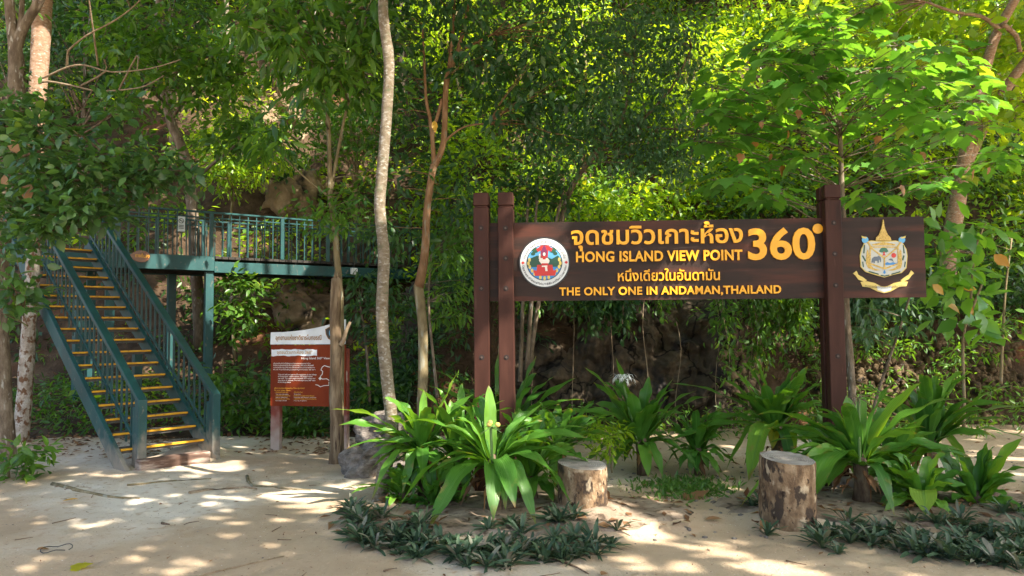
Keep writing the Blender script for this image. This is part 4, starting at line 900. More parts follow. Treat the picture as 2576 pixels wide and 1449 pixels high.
# white barked tree
pts = [(112, -260), (108, -40), (105, 60), (100, 150), (95, 250), (91, 350), (88, 450)]
pts2 = [(88, 449), (86, 540), (84, 650), (77, 770), (68, 900), (61, 1010), (53, 1090), (46, 1150)]
t = thing('white_barked_tree', 'tree with white lichen bark low down and pinkish bark above, left of the stairs', 'tree', base_of(pts2, 10.2))
m = MB(); P1 = ptrunk(m, pts, 10.2, [46, 46, 44, 38, 36], 14, .08); m.build('upper_trunk', MT['bark_pink'], t, True)
m = MB(); ptrunk(m, pts2, 10.2, [35.8, 33, 34, 36, 44], 14, .10); m.build('trunk', MT['bark_white'], t, True)
m = MB()
for br in ([(98, 200), (123, 190), (176, 167), (220, 165), (282, 181), (379, 172), (454, 150)], [(98, 210), (123, 205), (185, 216), (247, 229), (317, 225), (366, 216), (412, 190)], [(168, 169), (170, 140), (176, 123), (220, 88), (286, 53), (344, 9), (400, -60)], [(247, 165), (235, 80), (220, -30)], [(300, 225), (345, 140), (345, 175)], [(205, 215), (265, 180), (262, 150)]):
    ptrunk(m, br, (10.0, 9.4), [6, 4.5, 3], 6, 0)
m.build('branch', MT['vine'], t, True)
# forked tree at the edge
pts = [(20, -120), (24, 10), (34, 90), (42, 170), (40, 264), (30, 380), (14, 520), (2, 640), (-6, 760), (2, 900), (9, 1040), (12, 1120), (8, 1190)]
t = thing('forked_tree', 'forked grey brown tree leaning at the edge beyond the stairs', 'tree', base_of(pts, 9.2))
m = MB(); ptrunk(m, pts, 9.2, [18, 26, 42, 40, 40, 42, 44, 56], 14, .09); ptrunk(m, [(40, 180), (44, 110), (66, 57), (100, 0), (150, -100)], 9.2, [30, 24, 20], 10, .08); ptrunk(m, [(38, 130), (52, 60), (58, -60)], 9.2, [16, 12], 8, .05); m.build('trunk', MT['bark_grey'], t, True)
cen = pxpts((-60, 60, -10, 330), 12, (9, 10))
p = clusters(cen, 26, .3, .6, (.09, .17), .4); link('crown', leaves('crown', LEAF, *p), MT['leaf_mid'], t)
# curved grey tree behind the footbridge
pts = [(395, -150), (403, 0), (399, 66), (404, 132), (410, 220), (423, 270), (431, 310), (450, 353), (467, 400), (476, 445), (480, 490), (488, 573), (490, 640), (496, 720), (504, 880)]
t = thing('curved_tree', 'curved grey lichen spotted tree rising behind the footbridge landing', 'tree', (at(500, 880, 15.6).x, 15.6, .6))
m = MB(); Q = ptrunk(m, pts, 15.6, [22, 22, 22, 24, 25, 27, 29, 30], 12, .1); br = [[(404, 132), (385, 100), (350, 60), (320, 0)], [(423, 268), (380, 225), (366, 214)], [(431, 300), (500, 210), (580, 190), (640, 180)], [(410, 220), (470, 160), (540, 140)], [(404, 132), (330, 120), (270, 60)], [(480, 460), (550, 400), (600, 360)]]
E_ = []
for b_ in br: E_ += ptrunk(m, b_, (15.6, 13.5), [10, 5], 6, .05)
cen = pxpts((300, 620, 100, 260), 40, (12.8, 15)) + pxpts((330, 500, 20, 130), 18, (13, 15)) + pxpts((520, 660, 290, 370), 12, (13, 15)) + pxpts((240, 330, 40, 130), 9, (13, 15))
twigs(m, cen, E_, .012, .5); m.build('trunk', MT['bark_grey'], t, True)
p = clusters(cen, 34, .38, .55, (.13, .24), .35); link('crown', leaves('crown', LEAF, *p), MT['leaf_mid'], t)
# slim leafy tree beside the broken trunk, fronds overhead
t = thing('slim_tree', 'slim tree growing against the broken dead trunk with dark overhanging leaves', 'tree', base_of([(858, 1150)], 9.2))
m = MB(); Q = ptrunk(m, [(800, 20), (808, 132), (824, 286), (829, 400), (831, 502), (842, 560), (847, 640), (854, 720), (858, 850), (856, 1000), (856, 1160)], 9.25, [6, 9, 12, 15, 17, 18, 19], 9, .06)
Q += ptrunk(m, [(905, 120), (892, 200), (877, 256), (864, 309), (843, 420), (832, 490)], 9.25, [5, 7, 10], 8, .05); Q += ptrunk(m, [(700, 380), (760, 440), (828, 495)], (9.0, 9.25), [3, 6], 6, .05)
cen = pxpts((620, 960, -20, 130), 46, (7.8, 9.6)) + pxpts((690, 950, 130, 250), 22, (8.2, 9.6)) + pxpts((640, 720, 330, 420), 6, (8.5, 9.4))
cen2 = pxpts((760, 900, 490, 580), 10, (8.7, 9.3)) + pxpts((880, 960, 420, 560), 5, (9.0, 9.6))
twigs(m, cen, Q, .012, .7); twigs(m, cen2, Q, .008, .9); m.build('trunk', MT['bark_olive'], t, True)
p = cat5(clusters(cen, 22, .30, .5, (.13, .24), .65, .9), clusters(cen2, 22, .22, .6, (.09, .15), .3)); link('crown', leaves('crown', LEAF_NARROW, *p), MT['leaf_mid'], t)
# red brown forked tree with the dark crown
t = thing('red_brown_tree', 'forked red brown tree with a dense dark crown behind the sign posts', 'tree', base_of([(1064, 1140)], 9.0))
m = MB(); Q = ptrunk(m, [(1092, 413), (1083, 460), (1074, 530), (1071, 600), (1066, 660), (1053, 722)], 9.0, [18, 18, 19, 21, 26], 12, .08)
ml = MB(); Q += ptrunk(ml, [(1054, 717), (1053, 728), (1062, 800), (1065, 900), (1062, 1010), (1062, 1150)], 9.0, [25, 25, 24, 25, 28], 12, .07)
for b_, w_ in (([(1200, -100), (1180, 0), (1167, 71), (1148, 139), (1126, 190), (1120, 246), (1116, 357), (1094, 418)], [7, 11, 15, 16]), ([(1150, -80), (1142, 20), (1138, 90), (1130, 170), (1122, 230)], [6, 9, 12]),
               ([(1062, 60), (1068, 170), (1072, 250), (1082, 300), (1088, 357), (1092, 412)], [5, 9, 13]), ([(1240, 85), (1199, 107), (1160, 128), (1140, 150)], [5, 8]), ([(1230, 310), (1171, 318), (1130, 345), (1116, 365)], [4, 7]), ([(1112, 250), (1104, 280), (1092, 320), (1088, 350)], [9, 10])):
    Q += ptrunk(m, b_, 9.0, w_, 9, .06)
cen = pxpts((960, 1500, -40, 170), 74, (8.3, 10.4)) + pxpts((1180, 1560, 120, 260), 40, (8.5, 10.2)) + pxpts((1200, 1420, 240, 330), 12, (8.7, 10)) + pxpts((1330, 1500, 320, 400), 10, (9, 10)) + pxpts((960, 1110, 200, 420), 16, (9.2, 10.4)) + pxpts((960, 1180, 430, 620), 18, (9.1, 10))
twigs(m, cen, Q, .006, .5); m.build('upper_trunk', MT['bark_red'], t, True); ml.build('trunk', MT['bark_olive'], t, True)
link('yellow_leaf', leaves('yellow_leaf', LEAF_WIDE, np.array([tuple(at(1092, 303, 8.8))]), np.array([(.1, -.1, -1)]), np.array([(.2, -1, .2)]), [.15], [.5]), MT['leaf_yellow'], t)
p = clusters(cen, 27, .33, .7, (.085, .145), .55, .7, .8, .6); link('crown', leaves('crown', LEAF, *p), MT['leaf_dark'], t)
# small leaved bluish tree
t = thing('small_leaved_tree', 'small leaved bluish green tree drooping over the middle of the sign', 'tree', (at(1440, 900, 11.3).x, 11.3, .5))
m = MB(); Q = ptrunk(m, [(1790, 330), (1650, 322), (1560, 318), (1530, 345), (1490, 400), (1450, 450), (1420, 520), (1400, 640), (1390, 780)], 11.4, [4, 8, 12, 15, 18], 9, .06); Q += ptrunk(m, [(1600, 60), (1590, 200), (1560, 318)], 11.4, [4, 9], 7, .05); Q += ptrunk(m, [(1740, 120), (1690, 220), (1600, 319)], 11.4, [4, 8], 7, .05)
cen = pxpts((1500, 1780, 90, 300), 62, (10.8, 12.2)) + pxpts((1560, 1790, 290, 430), 34, (10.8, 12)) + pxpts((1540, 1720, 10, 100), 18, (10.9, 12.2)) + pxpts((1380, 1560, 280, 400), 16, (10.8, 12))
twigs(m, cen, Q, .012, .6); m.build('trunk', MT['bark_grey'], t, True)
p = clusters(cen, 38, .36, .7, (.07, .12), .65, .7, .7, .6); link('crown', leaves('crown', LEAF, *p), MT['leaf_blue'], t)
# lobed leaf tree behind the right post
t = thing('lobed_leaf_tree', 'young tree with big lobed bright green leaves behind the right sign post', 'tree', base_of([(2146, 1090)], 9.2))
m = MB(); Q = ptrunk(m, [(2112, 60), (2107, 130), (2105, 200), (2110, 260), (2113, 320), (2115, 400), (2119, 516), (2126, 640), (2128, 770), (2138, 900), (2144, 1000), (2146, 1095)], 9.2, [4, 6, 8, 10, 14, 17, 18, 19, 20], 10, .05)
W_ = [(2160, 35), (2010, 75), (2095, 70), (2125, 105), (1905, 125), (1945, 165), (1830, 180), (2260, 115), (2340, 130), (2300, 175), (2400, 180), (2445, 205), (1870, 235), (1960, 215), (2060, 200), (2140, 185), (2230, 200), (2180, 245), (2060, 250), (1910, 305), (1880, 340), (2010, 330),
      (2100, 320), (2290, 310), (2380, 290), (2425, 330), (2240, 395), (2390, 345), (2330, 250), (2460, 255), (1830, 270), (1990, 275), (2150, 300), (2120, 440), (1925, 495), (2330, 470), (1840, 455), (2290, 420), (2260, 260), (2205, 150), (2050, 140), (1990, 130), (2500, 410), (1800, 360), (1900, 420), (2190, 500), (2030, 400), (2400, 450)]
pp, dd, nn, ss, tt_ = [], [], [], [], []
for x, y in W_ + [(a_ + rng.uniform(-55, 55), b_ + rng.uniform(-35, 45)) for a_, b_ in W_[::2]]:
    Yc = 9.2 + rng.uniform(-1.3, .9); c = at(x, y, Yc); st = min(Q, key=lambda q: (q - c).length + 1.2 * max(0, q.z - c.z + .3)); m.tube(branch_path(st, c, .03, 7, .03), taper(.009, .004, 7), 6)
    k_ = int(rng.integers(11, 16)); a0_ = rng.uniform(0, 6.28)
    for k in range(k_):
        a_ = a0_ + k * 2.4; L = rng.uniform(.10, .36); o = Vector((math.cos(a_), math.sin(a_), rng.uniform(-.1, .25)))
        e_ = c + o * L; m.tube([c, c + o * L * .5 + EZ * .02, e_], .0035, 4)
        pp.append(tuple(e_)); dd.append((o.x, o.y, rng.uniform(-.85, -.25))); nn.append((o.x * .55 + rng.normal() * .15, o.y * .55 + rng.normal() * .15, 1)); ss.append(rng.uniform(.16, .27)); tt_.append(min(1, max(0, rng.normal(.5, .22))))
m.build('trunk', MT['bark_grey'], t, True)
link('crown', leaves('crown', LEAF_LOBED, np.array(pp), np.array(dd), np.array(nn), np.array(ss), np.array(tt_)), MT['leaf_lobed'], t)
dl = [(1915, 320), (2010, 290), (2070, 285), (1985, 345), (1865, 400), (1940, 400), (1970, 430), (2290, 310), (2360, 310), (2320, 395), (2270, 480), (2210, 355), (2120, 300), (2490, 435), (2450, 440), (1900, 370)]
P = np.array([tuple(at(x, y - 12, 8.6)) for x, y in dl]); n = len(P)
for q in P: link('withered_leaf', leaves('withered_leaf', LEAF_LOBED, q[None], np.array([(0, 0, -1.0)]) + rng.normal(size=(1, 3)) * .25, np.array([0, -1, .2]) + rng.normal(size=(1, 3)) * .5, rng.uniform(.08, .14, 1), rng.uniform(0, 1, 1)), MT['leaf_brown'], t)
# leaning forked tree on the far right
t = thing('leaning_forked_tree', 'leaning tree that forks into two stems above rubble bank, yellow green leaves', 'tree', base_of([(2366, 800)], 12.9))
m = MB(); Q = ptrunk(m, [(2640, -150), (2553, 0), (2506, 87), (2478, 178), (2458, 260), (2440, 340), (2424, 417), (2408, 512), (2396, 580), (2386, 660), (2378, 720), (2366, 800)], 12.9, [20, 23, 27, 31, 40, 42, 44], 12, .09); Q += ptrunk(m, [(2680, 40), (2576, 160), (2530, 225), (2490, 290), (2454, 360), (2430, 415)], 12.9, [22, 26, 30], 10, .08)
Q += ptrunk(m, [(2330, 5), (2400, 30), (2470, 42), (2515, 75)], 12.8, [6, 12], 7, .05); Q += ptrunk(m, [(2566, 130), (2556, 90), (2520, 60)], 12.8, [10, 14], 7, .05)
cen = pxpts((2130, 2600, -40, 110), 50, (12.6, 15)) + pxpts((2350, 2620, 100, 240), 30, (13.1, 15)) + pxpts((2500, 2620, 220, 330), 10, (12, 13)) + pxpts((1990, 2150, -40, 60), 12, (13, 15))
twigs(m, cen, Q, .012, .7); m.build('trunk', MT['bark_pink'], t, True)
p = clusters(cen, 17, .38, .6, (.14, .26), .45); link('crown', leaves('crown', LEAF_WIDE, *p), MT['leaf_bright'], t)
# overhanging bush at the left, in front of the stairs
t = thing('overhanging_bush', 'glossy leaved bush reaching over the top of the stairs', 'bush', (at(-60, 800, 7.8).x, 7.8, 0))
m = MB(); Q = ptrunk(m, [(-30, 300), (-50, 500), (-70, 800), (-80, 1260)], 7.8, [12, 22, 30], 9, .06)
for b_ in ([(-40, 420), (100, 380), (220, 330), (300, 270)], [(-45, 470), (120, 470), (300, 430), (450, 430)], [(-50, 500), (150, 540), (300, 500), (420, 480)], [(-50, 520), (80, 580), (200, 580)], [(-60, 640), (20, 720), (70, 820)], [(-36, 360), (40, 300), (120, 250)]): Q += ptrunk(m, b_, (7.8, 7.5), [9, 3], 6, .04)
cen = pxpts((-20, 260, 310, 540), 74, (6.9, 8.4)) + pxpts((250, 420, 370, 480), 19, (7.2, 8.2)) + pxpts((0, 190, 530, 590), 15, (7.0, 8.0)) + pxpts((200, 300, 500, 560), 6, (7.2, 8.0)) + pxpts((-20, 75, 600, 860), 14, (6.9, 7.7)) + pxpts((230, 300, 250, 300), 5, (7.4, 8.2)) + pxpts((-10, 120, 240, 320), 12, (7.2, 8.2)) + [tuple(at(x, y, 7.5)) for x, y in ((475, 425), (480, 445), (450, 470), (440, 410), (395, 395))]
twigs(m, cen, Q, .009, .8); m.build('stem', MT['twig'], t, True)
p = clusters(cen, 22, .20, .45, (.08, .145), .22, 1.0, .9, .42); link('foliage', leaves('foliage', LEAF_WIDE, *p), MT['leaf_bush'], t)
P = np.array([tuple(at(x, y, 7.2)) for x, y in ((20, 350), (68, 455), (10, 440))])
for q, dd_, sz_ in zip(P, [(.5, 0, -.6), (.1, 0, -1), (.3, -.2, -.8)], (.2, .22, .16)): link('withered_leaf', leaves('withered_leaf', LEAF_WIDE, q[None], np.array([dd_]), np.array([(0, -1, .3)]), np.array([sz_]), np.array([.9])), MT['leaf_dead'], t)
# saplings
def sapling(name, label, stems, Y, wpx, boxes, per, rad, size, mat, tm, bk='bark_olive', droop=.3, yellow=None):
    t = thing(name, label, 'sapling', (at(*stems[0][-1], Y).x, Y, 0)); m = MB(); Q = []
    for s in stems: Q += ptrunk(m, s, Y, wpx, 7, .05)
    cen = []
    for bx in boxes: cen += pxpts(bx[:4], bx[4], (Y - .35, Y + .35))
    twigs(m, cen, Q, .006, 1); m.build('stem', MT[bk], t, True)
    p = clusters(cen, per, rad, .5, size, droop); link('foliage', leaves('foliage', tm, *p), MT[mat], t)
    if yellow:
        for x, y in yellow:
            link('yellow_leaf', leaves('yellow_leaf', tm, np.array([tuple(at(x, y, Y - .3))]), np.array([(.5, 0, -.6)]) + rng.normal(size=(1, 3)) * .3, np.array([(0, -1, .5)]) + rng.normal(size=(1, 3)) * .3, rng.uniform(.16, .22, 1), rng.uniform(0, 1, 1)), MT['leaf_yellow'], t)
    return t
sapling('sapling', 'small bright green sapling at the foot of white barked tree', [[(70, 1140), (60, 1190), (40, 1240)], [(20, 1160), (25, 1240)]], 8.3, [5, 8], [(10, 130, 1130, 1170, 9), (0, 90, 1170, 1240, 14)], 13, .16, (.10, .17), 'leaf_mid', LEAF)
sapling('sapling', 'big leaved sapling beside the shield emblem end of the sign', [[(2480, 560), (2450, 640), (2440, 780), (2422, 850), (2425, 1000), (2424, 1075)], [(2476, 700), (2440, 790)]], 9.0, [4, 7, 9], [(2340, 2480, 560, 640, 9), (2350, 2470, 640, 760, 9), (2420, 2500, 800, 860, 3)], 7, .22, (.19, .29), 'leaf_lobed', LEAF_WIDE, droop=.2, yellow=[(2500, 640), (2345, 715), (2420, 760), (2385, 770), (2415, 720)])
sapling('sapling', 'thin bare sapling with few leaves in front of the rubble bank', [[(2545, 600), (2530, 720), (2522, 850), (2518, 965)]], 10.2, [4, 8], [(2480, 2576, 600, 700, 5), (2470, 2560, 740, 860, 6)], 6, .2, (.12, .19), 'leaf_mid', LEAF)
sapling('sapling', 'dark thin sapling leaning behind the right sign post', [[(2290, 740), (2262, 830), (2238, 900), (2205, 1000), (2190, 1080)]], 10.0, [5, 9], [(2130, 2210, 770, 850, 6), (2240, 2310, 770, 840, 4)], 9, .22, (.13, .22), 'leaf_blue', LEAF_NARROW, 'bark_grey', .8)
sapling('sapling', 'cluster of thin grey stems rising behind the left sign posts', [[(1330, 480), (1318, 700), (1312, 860), (1308, 960)], [(1352, 470), (1343, 640), (1336, 770), (1325, 930)], [(1420, 470), (1380, 640), (1352, 780), (1330, 940)]], 11.0, [6, 10, 12], [(1260, 1420, 430, 540, 16)], 30, .3, (.09, .15), 'leaf_dark', LEAF, 'bark_grey')
sapling('sapling', 'fern like green sapling hanging beside the forked red brown trunk', [[(1085, 640), (1078, 760), (1090, 900), (1100, 1000)]], 9.6, [5, 9], [(1090, 1190, 560, 830, 22)], 20, .22, (.10, .17), 'leaf_mid', LEAF_NARROW, 'bark_grey', .7)
sapling('sapling', 'feathery low sapling with small leaves between the lily plants and left stump', [[(1530, 1100), (1535, 1150), (1540, 1190)]], 8.0, [4, 5], [(1490, 1590, 1075, 1140, 16)], 22, .13, (.07, .11), 'leaf_bright', LEAF_NARROW)
sapling('sapling', 'leafy sapling on the dark slope right of the info board', [[(905, 760), (920, 860), (930, 1010)]], 11.2, [5, 8], [(880, 1040, 690, 900, 26)], 24, .3, (.10, .18), 'leaf_dark', LEAF_NARROW, 'bark_grey', .5)
sapling('sapling', 'low leafy seedlings along the foot of slope behind the info board', [[(600, 1000), (610, 1060)], [(760, 1080), (765, 1110)], [(560, 900), (560, 960)]], 11.4, [4, 5], [(540, 690, 930, 1060, 26), (700, 850, 1040, 1100, 12), (900, 990, 930, 1090, 12)], 18, .2, (.10, .17), 'leaf_mid', LEAF)
sapling('sapling', 'bright leaved shrub under the footbridge beside the tall support', [[(590, 760), (585, 830), (590, 900)]], 15.0, [5, 8], [(545, 640, 690, 860, 20)], 28, .3, (.12, .2), 'leaf_mid', LEAF)
# broken dead trunk
pts = [(846, 700), (844, 760), (843, 830), (846, 900), (843, 980), (847, 1060), (846, 1120), (842, 1180)]
t = thing('broken_trunk', 'broken dead trunk with a jagged top standing in front of the info board', 'trunk', base_of(pts, 9.0))
m = MB(); ptrunk(m, pts, 9.0, [24, 27, 28, 30, 30, 31, 31, 36], 14, .16)
tp = at(846, 700, 9.0)
for k in range(7):
    a_ = k * .9; o = tp + Vector((.035 * math.cos(a_), .035 * math.sin(a_), -.03)); m.tube([o, o + Vector((0, 0, rng.uniform(.04, .12)))], [.022, .004], 5)
m.build('trunk', MT['dead_wood'], t, True)
m = MB(); ptrunk(m, [(856, 868), (864, 856), (870, 835), (881, 810)], 8.98, [16, 11, 9, 7], 8, .1); m.build('stub', MT['vine'], t, True)

# ------------------------------------------------------------------ park information board
ib0, ib1 = at(680, 1020, 9.95), at(868, 1024, 9.75); ib0.z = ib1.z = (ib0.z + ib1.z) / 2
iex = (ib1 - ib0).normalized(); ien = iex.cross(EZ); IF = (ib0, iex, EZ, ien); IW = (ib1 - ib0).length
I = lambda x, y: plane_ab(IF, x, y)
info = thing('information_board', 'red brown park information board with white crest panel behind broken trunk', 'sign', tuple((ib0 + ib1) / 2 - EZ * (ib0.z)))
hb = I(770, 868)[1]; m = MB()
for k in range(3): m.prism([(IW * k / 3 + .001, 0), (IW * (k + 1) / 3 - .001, 0), (IW * (k + 1) / 3 - .001, hb), (IW * k / 3 + .001, hb)], IF, -.03, 0)
m.build('board', MT['board_red'], info)
topl, topr = I(681, 836)[1], I(866, 803)[1]; hp = hb + .01
cv = [(IW * q, topl + (topr - topl) * (q ** 2.2)) for q in np.linspace(0, 1, 20)]
m = MB(); m.prism([(-.005, hp), (IW - .005, hp)] + cv[::-1], IF, -.025, .006); m.build('header_panel', MT['panel_white'], info)
for a in (.05, IW - .05):
    c = ib0 + iex * a - ien * .075; m = MB(); m.box((c.x, c.y, ((ib0.z + hb) * .5) - .1), (.13, .085, ib0.z + hb + .1), Matrix((iex, -ien, EZ)).transposed(), .006); m.build('post', MT['post_red'], info)
IX = lambda zx, zy: I((1050 + zx * .276) * .6389, (1240 + zy * .276) * .6389)
def itext(s, zx0, zx1, zyb, zyt, mat, off=.006, ref='น', d=.004):
    a0, b0 = IX(zx0, zyb); a1, _ = IX(zx1, zyb); t_ = IX(zx0, zyt)[1]
    return text_fit(s, IF, a0, a1, b0, ref, t_, d, 0, off)
link('lettering', itext('อุทยานแห่งชาติธารโบกขรณี', 132, 785, 357, 308, None, .02, d=.010), MT['brown_text'], info)
nb_ = 24; top_ = [IX(70 + 648 * q, 492 + 5 * math.sin(q * 21) + 3 * math.sin(q * 47)) for q in np.linspace(0, 1, nb_)]; bot_ = [IX(70 + 648 * q, 584 + 5 * math.sin(q * 17 + 1) + 3 * math.sin(q * 39)) for q in np.linspace(0, 1, nb_)]
m = MB(); m.prism(bot_ + top_[::-1], IF, 0, .003); m.build('title_strip', MT['panel_white'], info)
link('lettering', itext('จุดชมวิวเกาะห้อง 360°', 148, 655, 556, 520, None, .012, d=.006), MT['tan_text'], info)
link('lettering', itext('Hong Island 360° View Point', 498, 1010, 632, 602, None, .012, 'H'), MT['white_text'], info)
L = [('เส้นทางนี้จะนำท่านไปยังจุดชมวิวบนยอดเขาของเกาะห้อง', 98, 628, 700), ('ซึ่งมีความสูงเหนือระดับน้ำทะเลประมาณ 109 เมตร เส้นทางมี', 98, 672, 728), ('ระยะทางประมาณ 539 เมตร ใช้ระยะเวลาในการเดินทางประมาณ', 98, 690, 757), ('45 นาที ท่านจะได้สัมผัสมุมมองของหมู่เกาะห้องแบบ 360 องศา', 95, 698, 787)]
link('lettering', join_meshes('lettering', [itext(s, a, b_, y, y - 14, None, .008) for s, a, b_, y in L]), MT['white_text'], info)
L = [('This trail will lead you to the viewpoint on the hilltop', 163, 712, 858), ('of Hong Island, which is about 109 meters above', 163, 655, 884), ('sea level. The trail is approximately 539 meters and', 163, 695, 911), ('take about 45 minutes. You will experience 360° view', 163, 697, 940), ('of the Hong Island.', 160, 350, 967)]
link('lettering', join_meshes('lettering', [itext(s, a, b_, y, y - 18, None, .008, 'h') for s, a, b_, y in L]), MT['white_text'], info)
L = [('เพื่อความปลอดภัยของท่าน โปรดปฏิบัติดังนี้', 110, 540, 1052), ('For your safety, Please...', 110, 355, 1082), ('- สวมรองเท้าขณะเดิน', 118, 308, 1110), ('- โปรดเดินตามเส้นทาง', 118, 338, 1160), ('- โปรดกลับก่อนเวลา 16.00 น.', 118, 336, 1204), ('- ห้ามปีนป่าย', 382, 512, 1110), ('- งดใช้เส้นทางเมื่อฝนตกหนักหรือพายุ', 382, 680, 1160), ('- ปฏิบัติตามกฎระเบียบของอุทยาน', 382, 710, 1204)]
link('lettering', join_meshes('lettering', [itext(s, a, b_, y, y - 14, None, .008) for s, a, b_, y in L]), MT['yellow_text'], info)
L = [('Wear shoes while walking', 132, 312, 1135), ('Keep to walking track.', 132, 300, 1180), ('Return before 4.00 PM.', 128, 288, 1228), ('Do not climb.', 392, 488, 1135), ('Do not take trail when heavy rain & storm', 392, 710, 1180), ('Keep rules & regulations.', 392, 575, 1228)]
link('lettering', join_meshes('lettering', [itext(s, a, b_, y, y - 12, None, .007, 'h') for s, a, b_, y in L]), MT['white_text'], info)
def stroke(pts, wd, d0=.0, d1=.004):
    m = MB()
    for i in range(len(pts) - 1):
        a, b_ = Vector(IX(*pts[i])), Vector(IX(*pts[i + 1])); t_ = (b_ - a).normalized(); n_ = Vector((-t_.y, t_.x)) * wd / 2; e_ = t_ * wd * .3; dz = .0004 * (i % 2)
        m.prism([tuple(a - n_ - e_), tuple(b_ - n_ + e_), tuple(b_ + n_ + e_), tuple(a + n_ - e_)], IF, d0, d1 + dz)
    return m
m = stroke([(905, 745), (870, 738), (825, 722), (795, 742), (775, 785), (800, 805), (795, 845), (772, 870), (765, 905), (800, 915), (855, 910), (905, 940), (960, 930)], .008)
m2 = stroke([(700, 995), (735, 1003), (765, 1025), (820, 1008), (890, 1005), (930, 1000)], .008); m.add(m2.v, m2.f); m2 = stroke([(890, 1004), (890, 960), (905, 942)], .0075); m.add(m2.v, m2.f)
m.prism([IX(740, 905), IX(765, 882), IX(786, 908), IX(762, 930)], IF, 0, .0055); m.build('trail_map', MT['white_text'], info)
cb = [IX(838, 205), IX(893, 172), (IW - .10, IX(893, 172)[1]), (IW - .055, IX(838, 205)[1]), (IW - .07, IX(838, 290)[1]), (IW - .16, IX(838, 385)[1]), IX(880, 340), IX(848, 280)]
crest = bpy.data.objects.new('crest', None); COL.objects.link(crest); crest.parent = info
m = MB(); m.prism(cb, IF, .006, .010); m.build('shield', MT['brown_text'], crest)
cx2 = sum(p[0] for p in cb) / 8; cy2 = sum(p[1] for p in cb) / 8
m = MB(); m.prism([(cx2 + (p[0] - cx2) * .9, cy2 + (p[1] - cy2) * .9) for p in cb], IF, .010, .0115); m.build('shield_field', MT['ink'], crest)
m = MB(); m.prism([(cx2 + .05 * math.cos(q), cy2 + .06 * math.sin(q)) for q in np.linspace(0, 6.283, 20, False)], IF, .0115, .013); m.build('medallion', MT['sky_blue'], crest)
m = MB(); m.prism([(cx2 - .03, cy2 - .03), (cx2 + .035, cy2 - .03), (cx2 + .01, cy2 + .035)], IF, .013, .014); m.build('peak', MT['white'], crest)

# ------------------------------------------------------------------ stump stools
def stump(c, r, h, seed, label):
    t = thing('stump_stool', label, 'stump', (c.x, c.y, 0)); bm = bmesh.new(); nr, nz = 64, 26; rows = []
    rad = lambda q, v: r * (1 + .055 * math.cos(2 * q + seed) + .10 * noise.noise((math.cos(q) * 1.6, math.sin(q) * 1.6, seed + v * .8)) + .03 * noise.noise((math.cos(q) * 5, math.sin(q) * 5, seed + v * 4)) + .38 * max(0, .16 - v) + .012 * noise.noise((math.cos(q) * 13, math.sin(q) * 13, v * 9)))
    V = []; Fc = []
    for j in range(nz + 1):
        v = j / nz
        for k in range(nr):
            q = 2 * math.pi * k / nr; rr = rad(q, v) * (1 - .018 * max(0, (v - .96) / .04))
            if abs(((q - seed * 1.3) % 6.283) - 3.9) < .07 and v > .35: rr *= .93     # drying crack
            V.append((c.x + rr * math.cos(q), c.y + rr * math.sin(q), -.05 + (h + .05 + .022 * math.cos(q - 2.2)) * v))
    for j in range(nz):
        for k in range(nr): a = j * nr + k; b_ = j * nr + (k + 1) % nr; Fc.append((a, b_, b_ + nr, a + nr))
    m = MB(); m.add(V, Fc); m.build('bark', MT['stump_side'], t, True)
    V = []; Fc = []; n_r = 10
    for i in range(n_r):
        s_ = 1 - i / n_r
        for k in range(nr): q = 2 * math.pi * k / nr; rr = rad(q, 1.0) * .982 * s_; V.append((c.x + rr * math.cos(q), c.y + rr * math.sin(q), h + .022 * s_ * math.cos(q - 2.2) + .003 * math.sin(s_ * 60) * s_ + .006 * noise.noise((math.cos(q) * s_ * 3, math.sin(q) * s_ * 3, seed))))
    V.append((c.x, c.y, h + .002)); Fc = []
    for i in range(n_r - 1):
        for k in range(nr): a = i * nr + k; b_ = i * nr + (k + 1) % nr; Fc.append((a, b_, b_ + nr, a + nr))
    for k in range(nr): Fc.append(((n_r - 1) * nr + k, (n_r - 1) * nr + (k + 1) % nr, n_r * nr))
    m = MB(); m.add(V, Fc); m.build('sawn_top', MT['stump_top'], t)
stump(at(1466, 1240, 6.35), .205, .455, 1.0, 'shorter tree stump stool beside the front lily plant of the left bed')
stump(at(1981, 1240, 6.02), .222, .55, 2.7, 'taller tree stump stool standing before the right sign post')

